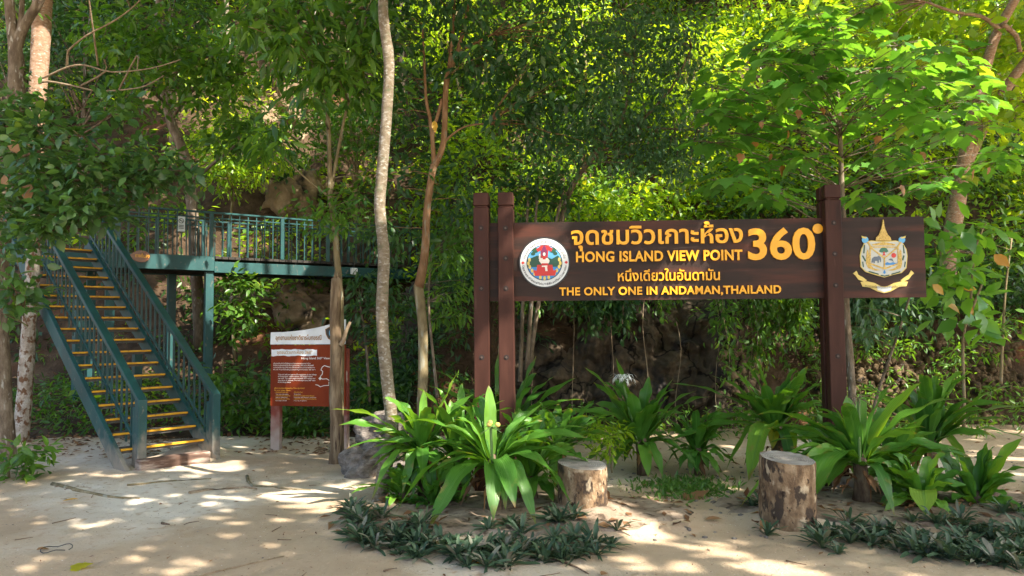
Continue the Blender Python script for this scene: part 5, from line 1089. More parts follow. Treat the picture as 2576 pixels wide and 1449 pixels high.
# ------------------------------------------------------------------ crinum lilies
def strap(V, Fc, UV, RN, p0, p1, p2, wd, rnd, fold=.35, nv=16, nu=6, wave=.012, twist=0.0, side=None):
    """blade along a quadratic curve p0 p1 p2; returns by extending the lists"""
    base = len(V); ph = random.uniform(0, 6.28); p3 = None
    for i in range(nv + 1):
        t = i / nv; P = p0 * (1 - t) ** 2 + p1 * 2 * t * (1 - t) + p2 * t * t
        T = ((p1 - p0) * (1 - t) + (p2 - p1) * t).normalized()
        S = T.cross(EZ) if side is None else side
        if S.length < .15: S = Vector((1, 0, 0))
        S = (S - T * S.dot(T)).normalized(); N = S.cross(T).normalized()
        if N.z < 0 and side is None: N = -N
        an = twist * t; S2 = S * math.cos(an) + N * math.sin(an); N2 = N * math.cos(an) - S * math.sin(an)
        prof = (.50 + .5 * sm(0, .38, t)) * (1 - .12 * max(0, t - .5)) * (1 - max(0, (t - .62) / .38) ** 2.3)
        hw = wd * .5 * max(prof, .012); f_ = fold * (1 - .75 * t)
        for k in range(nu + 1):
            u_ = k / nu * 2 - 1
            rip = wave * math.sin(t * 19 + ph + (2 if u_ > 0 else 0)) * abs(u_) ** 2 * min(1, t * 3) * prof
            q = P + S2 * (u_ * hw) + N2 * (abs(u_) ** 1.4 * hw * f_ + rip + .006 * math.sin(t * 9 + ph * 2))
            V.append(tuple(q)); UV.append((k / nu, t))
    for i in range(nv):
        for k in range(nu):
            a = base + i * (nu + 1) + k; Fc.append((a, a + 1, a + nu + 2, a + nu + 1)); RN.append(rnd)
def strap_mesh(name, V, Fc, UV, RN):
    me = np_mesh(name, np.array(V), np.array(Fc).ravel(), np.arange(len(Fc)) * 4, None, RN, True)
    u_ = me.uv_layers.new(name='UVMap'); li = np.empty(len(me.loops), np.int32); me.loops.foreach_get('vertex_index', li)
    u_.data.foreach_set('uv', np.array(UV, np.float32)[li].ravel()); return me
ZA = lambda x, y: (798.6 + .3827 * x, 894.5 + .3827 * y)
ZB = lambda x, y: (1214 + .372 * x, 702.8 + .372 * y)
ZC = lambda x, y: (1597 + .4268 * x, 830.5 + .4268 * y)
def lily(label, Z, c, Y, tips, extra=6, wd=.085, stem_r=.05, tone=.45, rlen=.5):
    """tips: (x, y, depth change, width factor, lift, tone change); the rest of the crown is filled at random"""
    C = at(*Z(*c), Y); g0 = gz(C.x, C.y); t = thing('crinum_lily', label, 'plant', (C.x, C.y, 0), 'broad leaved lily plants around the sign')
    m = MB(); m.tube([(C.x + .02, C.y, g0 - .05), (C.x + .01, C.y, g0 + (C.z - g0) * .5), (C.x, C.y, C.z + .02), (C.x, C.y, C.z + .09)], [stem_r * 1.3, stem_r, stem_r * .95, stem_r * .5], 12, True, .35); m.build('stem', MT['crinum_stem'], t, True)
    V, Fc, UV, RN = [], [], [], []
    for tp_ in tips:
        x, y, dY = tp_[:3]; wf = tp_[3] if len(tp_) > 3 else 1; lf = tp_[4] if len(tp_) > 4 else None; tn = tp_[5] if len(tp_) > 5 else 0
        wf *= 1.28; T = at(*Z(x, y), Y + dY); D = T - C; L = D.length; hx = Vector((D.x, D.y, 0))
        if hx.length < .05: hx += Vector((.0, -.06 if dY <= 0 else .06, 0))
        if lf is None: lf = .16 if D.z > .5 * L else .34 if D.z > -.1 * L else .42
        T.z = max(T.z, gz(T.x, T.y) + .015)
        P1 = C + hx * .46 + EZ * (max(D.z * .55, -.05 * L) + lf * L)
        strap(V, Fc, UV, RN, C + hx.normalized() * stem_r * .5 - EZ * random.uniform(0, .07), P1, T, wd * wf * random.uniform(.92, 1.08), min(1, max(0, tone + tn + random.uniform(-.2, .2))), random.uniform(.25, .5), wave=random.uniform(.006, .018) * wd / .085, twist=random.uniform(-.5, .5))
    for k in range(extra + 22):
        a_ = random.uniform(0, 6.28); e_ = random.choice((random.uniform(-.5, .4), random.uniform(.3, 1.2), random.uniform(.5, 1.25))); L = rlen * random.uniform(.9, 1.35); o = Vector((math.cos(a_), math.sin(a_), 0))
        if o.y < -.5 and e_ < .5: o.y = -o.y
        T = C + o * L * math.cos(e_) + EZ * L * math.sin(e_); T.z = max(T.z, gz(T.x, T.y) + .02)
        P1 = C + o * L * math.cos(e_) * .45 + EZ * (max(L * math.sin(e_) * .6, 0) + .28 * L)
        strap(V, Fc, UV, RN, C + o * stem_r * .4, P1, T, wd * random.uniform(.8, 1.2), min(1, max(0, tone + random.uniform(-.3, .25))), .4, twist=random.uniform(-.9, .9))
    for k in range(4):
        a_ = k * 1.6 + random.uniform(-.4, .4); o = Vector((math.cos(a_), math.sin(a_), 0)); L = rlen * random.uniform(.55, .95); T = C + o * L; T.z = gz(T.x, T.y) + random.uniform(.01, .22) * max(.3, C.z - g0)
        strap(V, Fc, UV, RN, C + o * stem_r * .4 - EZ * .05, C + o * L * .55 + EZ * random.uniform(.05, .22) * L * 1.6, T, wd * random.uniform(.9, 1.25), min(1, max(0, tone + random.uniform(-.4, .25))), .4, twist=random.uniform(-.8, .8))
    link('foliage', strap_mesh('foliage', V, Fc, UV, RN), MT['strap'], t)
    V, Fc, UV, RN = [], [], [], []; sh = max(.06, C.z - g0)
    for k in range(7):
        a_ = random.uniform(0, 6.28); o = Vector((math.cos(a_), math.sin(a_), 0)); L = random.uniform(.08, .24); T = C + o * (stem_r + L); T.z = max(gz(T.x, T.y) + .01, C.z - sh * random.uniform(.6, 1))
        strap(V, Fc, UV, RN, C + o * stem_r * .8 - EZ * random.uniform(.02, .5) * sh, C + o * (stem_r + L * .5) - EZ * sh * .25, T, random.uniform(.03, .06), random.uniform(.2, 1), .8, 9, 4, .01, random.uniform(-1.5, 1.5))
    link('dead_leaves', strap_mesh('dead_leaves', V, Fc, UV, RN), MT['leaf_dead'], t)
    return t, C
lily('large front lily plant of the left bed before the paired sign posts', ZA, (1150, 720), 6.35,
     [(1125, 195, .12, .98, .07, .25), (1480, 315, .0, 1.35, .12, .15), (560, 440, -.05, 1.15, .30), (735, 775, -.3, 1.6, .3), (510, 1045, -.15, 1.35, .45), (735, 1200, -.55, 1.7, .28), (1158, 1085, -.6, 1.3, .42), (1300, 1003, -.6, 1.3, .45), (1440, 1220, -.5, 1.1, .38, -.2),
      (1685, 995, -.15, 1.3, .48), (1840, 735, .1, 1.1, .32), (1765, 540, .0, 1.4, .32), (1785, 475, .25, 1.0, .2), (1600, 990, .25, .9, .45), (980, 560, .25, 1.0, .2), (1060, 430, .3, 1.0, .15), (1240, 560, .25, .9, .1), (900, 420, .3, 1.1, .3), (1460, 700, -.2, 1.2, .4), (1250, 1220, .2, .8, .4, .1)], 6, .088, .055)
lily('lily plant with sunlit upright leaves left of the paired sign posts', ZA, (690, 640), 6.9,
     [(90, 350, -.1, 1.0, .22, .25), (140, 457, -.15, 1.0, .24, .1), (185, 620, -.3, 1.1, .27), (350, 955, -.45, 1.5, .40), (700, 222, .0, .75, .06, .2), (925, 115, .05, 1.15, .06, .45), (570, 318, .0, 1.0, .1, .1), (1035, 248, .15, 1.05, .14, .2), (690, 810, -.5, .95, .45), (560, 905, -.35, .95, .45), (790, 720, -.4, 1.3, .3), (450, 505, .2, .8, .3), (830, 540, .0, .9, .2), (620, 430, .3, .8, .1)], 4, .085, .05, .5)
lily('small low lily plant at the left end of the left bed', ZA, (755, 985), 6.55, [(980, 850, .0, .8), (890, 830, .1, .8), (600, 930, -.1, .7), (1000, 920, -.1, .8), (640, 1010, -.2, .7), (860, 985, -.3, .7), (700, 860, .1, .7)], 3, .07, .04, .3, .28)
lily('small lily plant with narrow leaves beside the grey boulder', ZA, (555, 925), 6.75, [(145, 888, .0, .7, .3), (200, 930, -.15, .7, .4), (450, 1010, -.2, 1.0, .3), (400, 830, .1, .7), (470, 1130, -.3, .8, .3, .3), (640, 830, .1, .7)], 2, .07, .04, .5, .25)
lily('tall dark lily plant directly behind the paired sign posts', ZA, (1250, 560), 7.95,
     [(1190, -20, .0, 1.1, .05), (1437, 0, .0, 1.25, .06), (1700, 145, .05, 1.2, .14), (1560, 135, .25, 1.0, .22, .15), (1755, 287, -.1, 1.0, .24), (765, 92, .05, 1.05, .14), (720, 195, .2, .95, .16), (1360, 350, -.1, 1.0, .15, .3), (1020, 290, .0, .95, .1, .1), (850, 280, -.1, 1.0, .2), (1500, 420, -.2, 1.0, .2), (1600, 340, .0, 1.0, .2)], 6, .10, .05, .35, .6)
lily('lily plant behind the shorter stump and right of the paired posts', ZA, (1585, 625), 7.6,
     [(1955, 385, .1, 1.0, .16), (1815, 308, .1, 1.0, .12), (1560, 350, .15, .9, .06), (1470, 385, .1, .9, .1), (1760, 480, -.1, 1.2, .16), (1745, 690, -.3, 1.0, .3), (1855, 560, -.1, .9, .2), (1400, 560, .0, 1.0, .25), (1420, 700, -.2, 1.0, .3), (1560, 900, -.2, 1.3, .4), (1300, 480, .1, .9, .2)], 4, .085, .045, .35, .45)
fl, FC = lily('lily plant with a white spider flower below the sign board', ZB, (1070, 1095), 8.2,
     [(900, 528, .05, 1.15, .05), (690, 590, -.05, 1.15, .12), (750, 690, -.1, 1.0, .1), (1125, 655, .1, 1.15, .06), (1290, 668, .1, 1.15, .1), (1262, 790, -.15, 1.6, .1, -.1), (1450, 748, .0, 1.15, .16), (1545, 790, .0, 1.1, .2, .1), (520, 890, .0, 1.1, .22), (945, 1010, -.3, 1.3, .35), (1225, 1375, -.4, 1.0, .3), (1500, 1340, -.3, .9, .3), (1300, 1075, -.1, 1.0, .2), (880, 1290, -.2, 1.0, .35), (1000, 760, -.2, 1.1, .05, .1), (1180, 800, .1, 1.2, .05, -.15), (1330, 1150, -.2, .9, .25)], 2, .105, .06, .4, .6)
lily('small lily plant between the flowering plant and the taller stump', ZB, (1450, 1165), 8.2,
     [(1250, 940, .1, .8, .1), (1372, 925, .05, .8, .05), (1605, 890, .05, .9, .1), (1268, 1090, -.1, .8, .2), (1745, 900, .1, .9, .16), (1605, 1345, -.3, 1.0, .3, .2), (1330, 1290, -.2, .9, .4), (1640, 1240, -.2, .9, .4, .3), (1530, 1290, -.2, .8, .4, .35), (1400, 1320, -.2, .8, .4), (1680, 1020, .0, .8, .2)], 3, .085, .045, .35, .4)
lily('tall lily plant with broad fans behind the taller stump', ZB, (1985, 1010), 8.2,
     [(1540, 645, -.1, 1.0, .16), (1640, 578, .0, 1.15, .12), (1840, 512, .1, 1.2, .04), (1285, 708, -.05, 1.0, .16), (2085, 682, -.2, 1.7, .04, -.25), (2200, 590, .1, 1.2, .08), (2310, 690, .0, 1.2, .12, -.1), (2305, 822, .05, 1.0, .14), (1900, 700, -.2, 1.0, .04, -.1), (1275, 1085, -.1, 1.0, .22), (1800, 1370, -.5, 1.7, .42, .42), (1700, 760, -.2, 1.2, .12, -.2), (2160, 860, -.15, 1.1, .1, -.1), (2200, 1085, -.3, 1.0, .2), (1650, 1290, -.2, 1.0, .4, .3), (2120, 1150, .1, 1.2, .4), (1960, 1150, -.2, .8, .3, .5), (1420, 960, .1, 1.1, .2)], 3, .105, .06, .4, .6)
lily('big glossy lily plant right of the taller stump before the right sign post', ZC, (1325, 775), 6.55,
     [(1690, 310, .0, 1.4, .16, .2), (1248, 385, .1, 1.2, .06), (1100, 570, -.05, 1.0, .2), (1165, 448, .05, 1.1, .12), (1965, 408, .1, 1.3, .26, .1), (985, 540, .0, 1.0, .25), (780, 580, .0, 1.0, .26), (1140, 925, -.15, 1.1, .42, -.1), (1000, 1235, -.35, 1.9, .48, .15), (720, 500, .1, .9, .3), (1920, 705, -.1, 1.3, .22), (1605, 850, -.25, 1.0, .25, .2), (1085, 625, .1, 1.0, .2), (1400, 520, .15, 1.2, .05), (1500, 450, .2, 1.1, .08), (1990, 760, .0, 1.1, .25), (620, 1115, -.2, .8, .4, .2), (1700, 980, -.1, 1.1, .3), (1120, 820, -.2, 1.0, .3)], 4, .10, .065, .45, .6)
lily('dark tall lily plant at the back of right bed with pale upright blade', ZC, (1735, 660), 7.5,
     [(1782, 252, .0, 1.35, .05, .1), (1595, 388, .1, 1.1, .08), (1690, 392, -.15, 1.2, .04, -.2), (1965, 405, -.05, 1.7, .08, -.35), (2225, 322, .1, 1.3, .14, .15), (2293, 450, .05, 1.1, .2, -.1), (1390, 362, .0, 1.1, .16), (1290, 300, .2, 1.0, .2), (2180, 520, -.1, 1.1, .2, -.2), (1560, 540, -.1, 1.2, .1, -.1), (2320, 640, .0, 1.0, .22), (2100, 620, -.2, 1.2, .2, -.2), (1860, 480, .1, 1.1, .08)], 4, .105, .06, .35, .6)
lily('low lily plant with a broad yellowish leaf over the right edging', ZC, (1690, 1010), 6.3, [(1842, 815, -.1, 1.0, .3), (1645, 820, .0, 1.0, .2), (1885, 1195, -.3, .9, .4, .3), (1715, 1090, -.35, 1.8, .75, .35), (1540, 900, .0, .9, .3), (1990, 850, .1, 1.0, .3), (1480, 1010, -.1, .8, .3)], 3, .085, .045, .45, .35)
lily('lily plant at the far right end of the right bed', ZC, (2010, 1010), 6.45, [(2285, 635, .0, 1.1, .12, .1), (1925, 780, .1, 1.0, .12, -.2), (1830, 880, .0, 1.0, .2), (2245, 900, -.1, 1.1, .4, -.1), (2200, 965, -.2, 1.2, .25), (2300, 1150, -.4, 1.1, .35), (2255, 885, .1, 1.0, .3), (2080, 760, .1, 1.0, .1), (1800, 720, .2, 1.0, .2), (1870, 1000, -.2, 1.0, .25)], 4, .085, .05, .4, .4)
lily('leafy lily plant filling the gap between the sunlit lily and the front lily', ZA, (930, 700), 6.95, [(760, 330, .1, 1.1, .1, .2), (870, 290, .15, 1.1, .08, .2), (1010, 380, .1, 1.0, .1), (620, 560, -.1, 1.1, .3), (1060, 640, -.1, 1.2, .2), (800, 860, -.3, 1.2, .4), (980, 900, -.35, 1.2, .4)], 4, .085, .045, .45, .6)
lily('low lily plant squeezed between the paired sign posts and the shorter stump', ZA, (1400, 820), 6.7, [(1500, 480, .1, 1.1, .1, .2), (1620, 640, .0, 1.1, .2, .1), (1340, 520, .15, 1.0, .1), (1560, 1000, -.2, 1.2, .4), (1400, 1060, -.35, 1.2, .45), (1700, 820, .1, 1.0, .3)], 2, .085, .045, .4, .55)
lily('lily plant overlapping the right sign post foot from behind', ZC, (1150, 800), 7.5, [(1060, 430, .1, 1.1, .1), (1000, 620, .0, 1.1, .2), (1230, 470, .1, 1.1, .08), (1320, 560, .1, 1.0, .15), (900, 760, -.1, 1.0, .3), (1060, 980, -.2, 1.2, .4)], 3, .095, .05, .45, .5)
lily('lily plant between the two big lily plants of the right bed', ZC, (1530, 860), 6.9, [(1480, 520, .1, 1.1, .1), (1640, 540, .1, 1.2, .1, .1), (1780, 700, .0, 1.1, .25), (1420, 760, -.1, 1.0, .2), (1560, 1060, -.3, 1.2, .4), (1750, 950, -.2, 1.1, .35)], 3, .095, .05, .45, .5)
# spider flower of the flowering lily
h = at(*ZB(952, 715), 8.1); m = MB(); m.tube(branch_path(FC + Vector((-.05, -.05, 0)), h, .02, 8, .02), .011, 7); m.build('flower_stalk', MT['stalk'], fl)
V, Fc, UV, RN = [], [], [], []
for k in range(9):
    a_ = k * .7; e0 = h + Vector((.05 * math.cos(a_), .05 * math.sin(a_), .05 + .02 * (k % 3)))
    for j in range(6):
        b_ = a_ + j * 1.05 + .3; o = Vector((math.cos(b_), math.sin(b_), 0)); strap(V, Fc, UV, RN, e0, e0 + o * .05 + EZ * .06, e0 + o * .105 + EZ * random.uniform(-.07, .01), .010, .5, .1, 7, 2, .0)
link('spider_flower', strap_mesh('spider_flower', V, Fc, UV, RN), MT['petal'], fl)
m = MB()
for k in range(9): a_ = k * .7; m.tube([h, h + Vector((.05 * math.cos(a_), .05 * math.sin(a_), .05 + .02 * (k % 3)))], .004, 5)
m.build('flower_tubes', MT['stalk'], fl)
# seed head of the front lily and the withered head on the right one
for root, Z, a_, b_, Y, nm in ((0, ZA, (1150, 720), (1140, 475), 6.2, 'seed_head'), (9, ZC, (1325, 775), (1320, 400), 6.45, 'withered_head')):
    rt = [o for o in bpy.data.objects if o.get('category') == 'plant' and o.name.startswith('crinum_lily')][0]
    best = min([o for o in bpy.data.objects if o.name.startswith('crinum_lily')], key=lambda o: (Vector(o.location) - Vector((at(*Z(*a_), Y).x, at(*Z(*a_), Y).y, 0))).length)
    A_, B_ = at(*Z(*a_), Y), at(*Z(*b_), Y); m = MB(); m.tube(branch_path(A_, B_, .0, 6, .02), .012, 7); m.build('flower_stalk', MT['stalk'], best)
    m = MB()
    for k in range(14):
        q = Vector((rng.normal(), rng.normal(), rng.normal() * .7 + .35)).normalized() * rng.uniform(.06, .11); m.tube([B_, B_ + q * .6, B_ + q - EZ * .015], .003, 4)
    m.build(nm, MT['twig'] if root else MT['stalk'], best)
    if not root:
        for px, py in ((1135, 440), (1185, 455), (1128, 452)):
            bm = bmesh.new(); bmesh.ops.create_icosphere(bm, subdivisions=2, radius=.022, matrix=Matrix.Translation(at(*Z(px, py), Y - .03))); me = bpy.data.meshes.new('seed_pod'); bm.to_mesh(me); bm.free(); link('seed_pod', me, MT['pale_gold'], best)

# ------------------------------------------------------------------ oyster plant edging
def oyster_mesh(seed):
    random.seed(seed); V, Fc, UV, RN = [], [], [], []
    for k in range(19):
        a_ = k * 2.4 + random.uniform(-.5, .5); e_ = -.05 + 1.1 * k / 19 + random.uniform(-.2, .2); o = Vector((math.cos(a_), math.sin(a_), 0)); L = random.uniform(.16, .29) * (1 - .25 * k / 19)
        T = o * L * math.cos(e_) + EZ * (.03 + L * math.sin(e_)); P1 = o * L * math.cos(e_) * .5 + EZ * (.05 + L * math.sin(e_) * .62 + .02)
        strap(V, Fc, UV, RN, o * .008 + EZ * .02, P1, T, random.uniform(.024, .034), random.uniform(0, 1), .5, 8, 3, .0, random.uniform(-.6, .6))
    return strap_mesh('foliage', V, Fc, UV, RN)
oy = [oyster_mesh(s) for s in range(40, 46)]; random.seed(11)
pts_l = [ZA(x + random.uniform(-22, 22), y + random.uniform(-14, 14)) for x, y in
         ((220, 1010), (240, 1070), (270, 1130), (330, 1160), (330, 1080), (400, 1190), (400, 1120), (470, 1220), (480, 1150), (550, 1240), (560, 1170), (620, 1265), (640, 1190), (700, 1250), (720, 1190), (790, 1200), (860, 1180), (900, 1290), (900, 1230), (960, 1270), (960, 1200), (1000, 1330), (1030, 1240), (1080, 1310), (1100, 1210), (1140, 1330), (1170, 1260), (1220, 1320), (1220, 1200), (1280, 1300), (1300, 1180), (1330, 1240), (1480, 1270), (1500, 1210), (1560, 1250), (1570, 1170), (1620, 1250), (1640, 1180), (1690, 1240), (1700, 1150), (1750, 1210), (1560, 1080), (1600, 1100), (1690, 1080), (1330, 1120), (1430, 1180), (640, 1120), (420, 1060), (300, 1040), (1130, 1130))]
pts_p = [ZA(*q) for q in ((1850, 1170), (1900, 1200), (1830, 1220), (1960, 1120))]
pts_r = [ZC(x + random.uniform(-18, 18), y + random.uniform(-14, 14)) for x, y in
         ((1060, 1170), (1110, 1210), (1170, 1230), (1200, 1160), (1270, 1180), (1280, 1130), (1340, 1160), (1400, 1190), (1440, 1150), (1500, 1200), (1520, 1140), (1560, 1230), (1590, 1170), (1640, 1260), (1650, 1200), (1650, 1130), (1710, 1250), (1730, 1180), (1780, 1280), (1800, 1210), (1800, 1140), (1860, 1290), (1880, 1220), (1890, 1150), (1940, 1300), (1960, 1230), (1960, 1150), (2020, 1300), (2040, 1230), (2040, 1150), (2100, 1320), (2110, 1240), (2110, 1160), (2170, 1320), (2190, 1250), (2190, 1170), (2250, 1320), (2260, 1250), (2260, 1150), (2150, 1080), (2230, 1080), (2330, 1290), (2340, 1210), (2390, 1260), (2350, 1130))]
pts_s = [ZC(*q) for q in ((700, 1040), (770, 1150), (740, 1010))]
pts_l += [(x + random.uniform(-26, 26), y + random.uniform(-14, 8)) for x, y in pts_l[::2]]; pts_r += [(x + random.uniform(-26, 26), y + random.uniform(-12, 10)) for x, y in pts_r[::2]]
for lst, lab, grp in ((pts_l, 'dark dusty oyster plant in the edging round the left bed', 'oyster plants edging the left bed'), (pts_p, 'pale green oyster plant on the sunlit side of the shorter stump', 'pale oyster plants by the shorter stump'),
                      (pts_r, 'blue green oyster plant in the dense edging of right bed', 'oyster plants edging the right bed'), (pts_s, 'oyster plant growing against the taller stump base', 'oyster plants against the taller stump')):
    for x, y in lst:
        q = gnd(x + random.uniform(-9, 9), y + 14 + random.uniform(-6, 6), .04); o = bpy.data.objects.new('oyster_plant', oy[random.randrange(6)]); COL.objects.link(o)
        o.location = (q.x, q.y, gz(q.x, q.y) - .01); o.rotation_euler = (random.uniform(-.3, .3), random.uniform(-.3, .3), random.uniform(0, 6.28)); s_ = random.choice((random.uniform(.6, .9), random.uniform(.8, 1.12))); o.scale = (s_, s_, s_ * random.uniform(.6, .9)); tag(o, lab, 'plant', grp)
for me in oy: me.materials.append(MT['oyster'])

# ------------------------------------------------------------------ grass, pebbles, twigs, roots, loose leaves
n = 900; gp = [ZC(rng.normal(300, 150), rng.normal(930, 36)) for _ in range(n)]
P = np.array([(q.x, q.y, gz(q.x, q.y)) for q in (gnd(x, y, 0) for x, y in gp)])
tag(link('grass', leaves('grass', LEAF_NARROW, P, rng.normal(size=(n, 3)) * (.7, .7, .2) + (0, 0, .6), rng.normal(size=(n, 3)), rng.uniform(.03, .09, n), rng.uniform(0, 1, n)), MT['grass']), kind='stuff')
def pebbles(n, box, size, mat):
    bm = bmesh.new(); bmesh.ops.create_icosphere(bm, subdivisions=1, radius=1); T = (np.array([v.co for v in bm.verts]), [[v.index for v in f.verts] for f in bm.faces]); bm.free()
    x = rng.uniform(box[0], box[1], n); y = rng.uniform(box[2], box[3], n); s = rng.uniform(*size, n) ; V = []; Fc = []
    P = np.array([(a, b_, gz(a, b_)) for a, b_ in zip(x, y)])
    VV = P[:, None] + s[:, None, None] * T[0][None] * rng.uniform(.6, 1.2, (n, 1, 3)) * np.array([1, 1, .6])
    idx = (np.array(T[1]).ravel()[None] + (np.arange(n) * len(T[0]))[:, None]).ravel()
    tag(link('pebbles', np_mesh('pebbles', VV.reshape(-1, 3), idx, np.arange(n * len(T[1])) * 3, None, None, True), mat), kind='stuff')
pebbles(500, (.8, 6.5, 5.6, 9.5), (.008, .028), MT['rock_grey'])
pebbles(160, (-6, 6, 3.4, 9), (.004, .012), MT['rock_grey'])
def ground_stick(name, label, cat, pts, r, lift=.01, mat='twig', nseg=8):
    P = []
    for x, y in pts: q = gnd(x, y, .02); P.append(Vector((q.x, q.y, gz(q.x, q.y) + lift)))
    m = MB(); m.tube(P, taper(r, r * .4, len(P)), 7, True, .25); tag(m.build(name, MT[mat], None, True), label, cat)
ZG = lambda x, y: (.3472 * x, 1022.2 + .3472 * y)
ground_stick('tree_root', 'gnarled root running from the small sapling across the sand', 'root', [ZG(*p) for p in ((380, 560), (470, 580), (560, 605), (660, 625), (760, 640), (860, 648), (1010, 652))], .026, .004, 'bark_olive')
ground_stick('tree_root', 'thin dark root in the sand just before the timber step', 'root', [ZG(*p) for p in ((920, 565), (1050, 552), (1150, 540), (1280, 528), (1400, 518), (1530, 514))], .015, .004, 'bark_olive')
ground_stick('tree_root', 'curled root end sticking up from the path', 'root', [ZG(*p) for p in ((1790, 498), (1795, 535), (1830, 566), (1960, 576), (2090, 590), (2250, 600))], .018, .006, 'bark_olive')
ground_stick('tree_root', 'long half buried root left of the curled root', 'root', [ZG(*p) for p in ((1370, 612), (1500, 592), (1650, 578), (1780, 572), (1860, 590))], .022, .004, 'vine')
ground_stick('twig', 'long crooked twig right of the left bed edging', 'twig', [ZA(*p) for p in ((1530, 1310), (1620, 1340), (1700, 1375), (1780, 1425))], .011)
ground_stick('twig', 'thin straight twig at the front of the left bed', 'twig', [ZA(*p) for p in ((435, 1405), (480, 1396), (522, 1390))], .008)
ground_stick('twig', 'short stout stick in the middle of the sandy path', 'twig', [ZG(*p) for p in ((1172, 832), (1200, 838), (1228, 845))], .012)
ground_stick('twig', 'long pale twig near the lower edge of path', 'twig', [ZG(*p) for p in ((1370, 1225), (1560, 1180), (1800, 1130), (2060, 1070))], .007, .006, 'vine')
ground_stick('twig', 'fine twig on the shaded sand before the taller stump', 'twig', [ZC(*p) for p in ((890, 1340), (950, 1352), (1010, 1370))], .006)
for i in range(40):
    x, y = rng.uniform(-5, 4.5), rng.uniform(3.3, 8.5); a_ = rng.uniform(0, 3.1); L = rng.uniform(.06, .22)
    P = [Vector((x + math.cos(a_) * L * k / 3, y + math.sin(a_) * L * k / 3 + .015 * noise.noise((i, k, 0)), gz(x + math.cos(a_) * L * k / 3, y + math.sin(a_) * L * k / 3) + .004)) for k in range(4)]
    if any(((P[0].x - bx) / rx) ** 2 + ((P[0].y - by) / ry) ** 2 < 1.2 for bx, by, rx, ry in BEDS): continue
    m = MB(); m.tube(P, taper(.0045, .002, 4), 5); tag(m.build('twig', MT['twig'], None, True), 'tiny dry twig lying loose on the bare sand', 'twig', 'tiny twigs scattered on the sand')
def loose_leaf(label, px, size, mat, tm=LEAF_WIDE, tone=.5, ang=0):
    q = gnd(*px, .02); z = gz(q.x, q.y) + .015
    me = leaves('fallen_leaf', tm, np.array([(q.x, q.y, z)]), np.array([(math.cos(ang), math.sin(ang), .08)]), np.array([(.1, -.15, 1)]), [size], [tone]); tag(link('fallen_leaf', me, MT[mat]), label, 'leaf')
loose_leaf('fresh green fallen leaf on the sand near the lower corner', ZG(520, 1165), .13, 'leaf_bright', LEAF_LOBED, .95, .5)
loose_leaf('yellow fallen leaf below the gnarled root', ZG(450, 685), .15, 'leaf_yellow', LEAF_NARROW, .5, 0)
loose_leaf('small brown fallen leaf left of the dark wire loop', ZG(262, 1035), .09, 'leaf_dead', LEAF_WIDE, .9, .9)
loose_leaf('yellow brown fallen leaf at the tip of the left bed', ZA(975, 1358), .10, 'leaf_yellow', LEAF_WIDE, .0, 0)
loose_leaf('smaller yellow brown leaf just right of its twin at the left bed', ZA(1045, 1372), .07, 'leaf_yellow', LEAF_WIDE, .1, .3)
loose_leaf('curled brown leaf at the lower edge between both beds', ZA(1865, 1440), .09, 'leaf_dead', LEAF_WIDE, .8, 1)
loose_leaf('orange brown fallen leaf on the sand left of the taller stump', ZC(415, 1130), .14, 'leaf_dead', LEAF_WIDE, .8, .1)
loose_leaf('big curled dry leaf lying on the grass patch', ZC(300, 985), .26, 'leaf_dead', LEAF_LOBED, .6, .3)
loose_leaf('dry brown leaf caught in the front lily plant crown', ZA(1040, 830), .2, 'leaf_dead', LEAF_WIDE, .7, 1.2)
m = MB(); c0 = gnd(*ZG(410, 1035), .02); m.tube([c0 + Vector((.09 * math.cos(q) * (1 + .2 * math.sin(2 * q)), .09 * math.sin(q), gz(c0.x, c0.y) + .015 + .02 * math.sin(q * 1.5) ** 2 - c0.z)) for q in np.linspace(0, 6.0, 18)], .0035, 6)
tag(m.build('wire_loop', MT['ink'], None, True), 'dark bent vine loop lying on the path', 'vine')
# broken reddish stone at the foot of the right post
rock('stone', at(2122, 1222, 7.1), (.10, .08, .10), 17, MT['concrete'], 'broken pinkish stone at the foot of the right sign post', 'stone', 3, .3, 1)
rock('stone', at(1985, 1230, 7.6), (.07, .06, .05), 18, MT['rock_grey'], 'small grey stone between the stump and right post', 'stone', 3, .3, 1)

# ------------------------------------------------------------------ unseen shade trees added out of frame: crowns cut to throw the dappled shade
SX = Vector((SUN.y, -SUN.x, 0)).normalized(); SY = SUN.cross(SX)
LIT = []; LK = .46
def lit(p, r): LIT.append((p.dot(SX), p.dot(SY), r * LK))
for x, y, r in ((1700, 410, .20), (1600, 420, .16), (1800, 400, .14), (1950, 378, .14), (2100, 395, .10), (1450, 460, .13), (1250, 450, .10), (720, 505, .15), (880, 515, .12), (470, 476, .10), (550, 728, .14), (620, 895, .17), (1010, 850, .15), (1100, 690, .16), (1310, 690, .09), (1550, 640, .15), (1720, 655, .13), (1600, 780, .13), (1500, 735, .09),
                (1420, 820, .12), (2130, 680, .12), (2260, 680, .09), (2060, 722, .11), (2340, 762, .12), (2200, 842, .13), (2400, 612, .09), (370, 1130, .13), (440, 1080, .11), (1350, 1030, .12), (1200, 1212, .14), (1900, 1090, .08), (20, 1085, .08), (350, 645, .12), (450, 690, .08), (760, 400, .08), (1270, 945, .05), (1480, 480, .12), (1130, 860, .08), (1290, 830, .10), (1680, 590, .10)): lit(gnd(*ZG(x, y)), r)
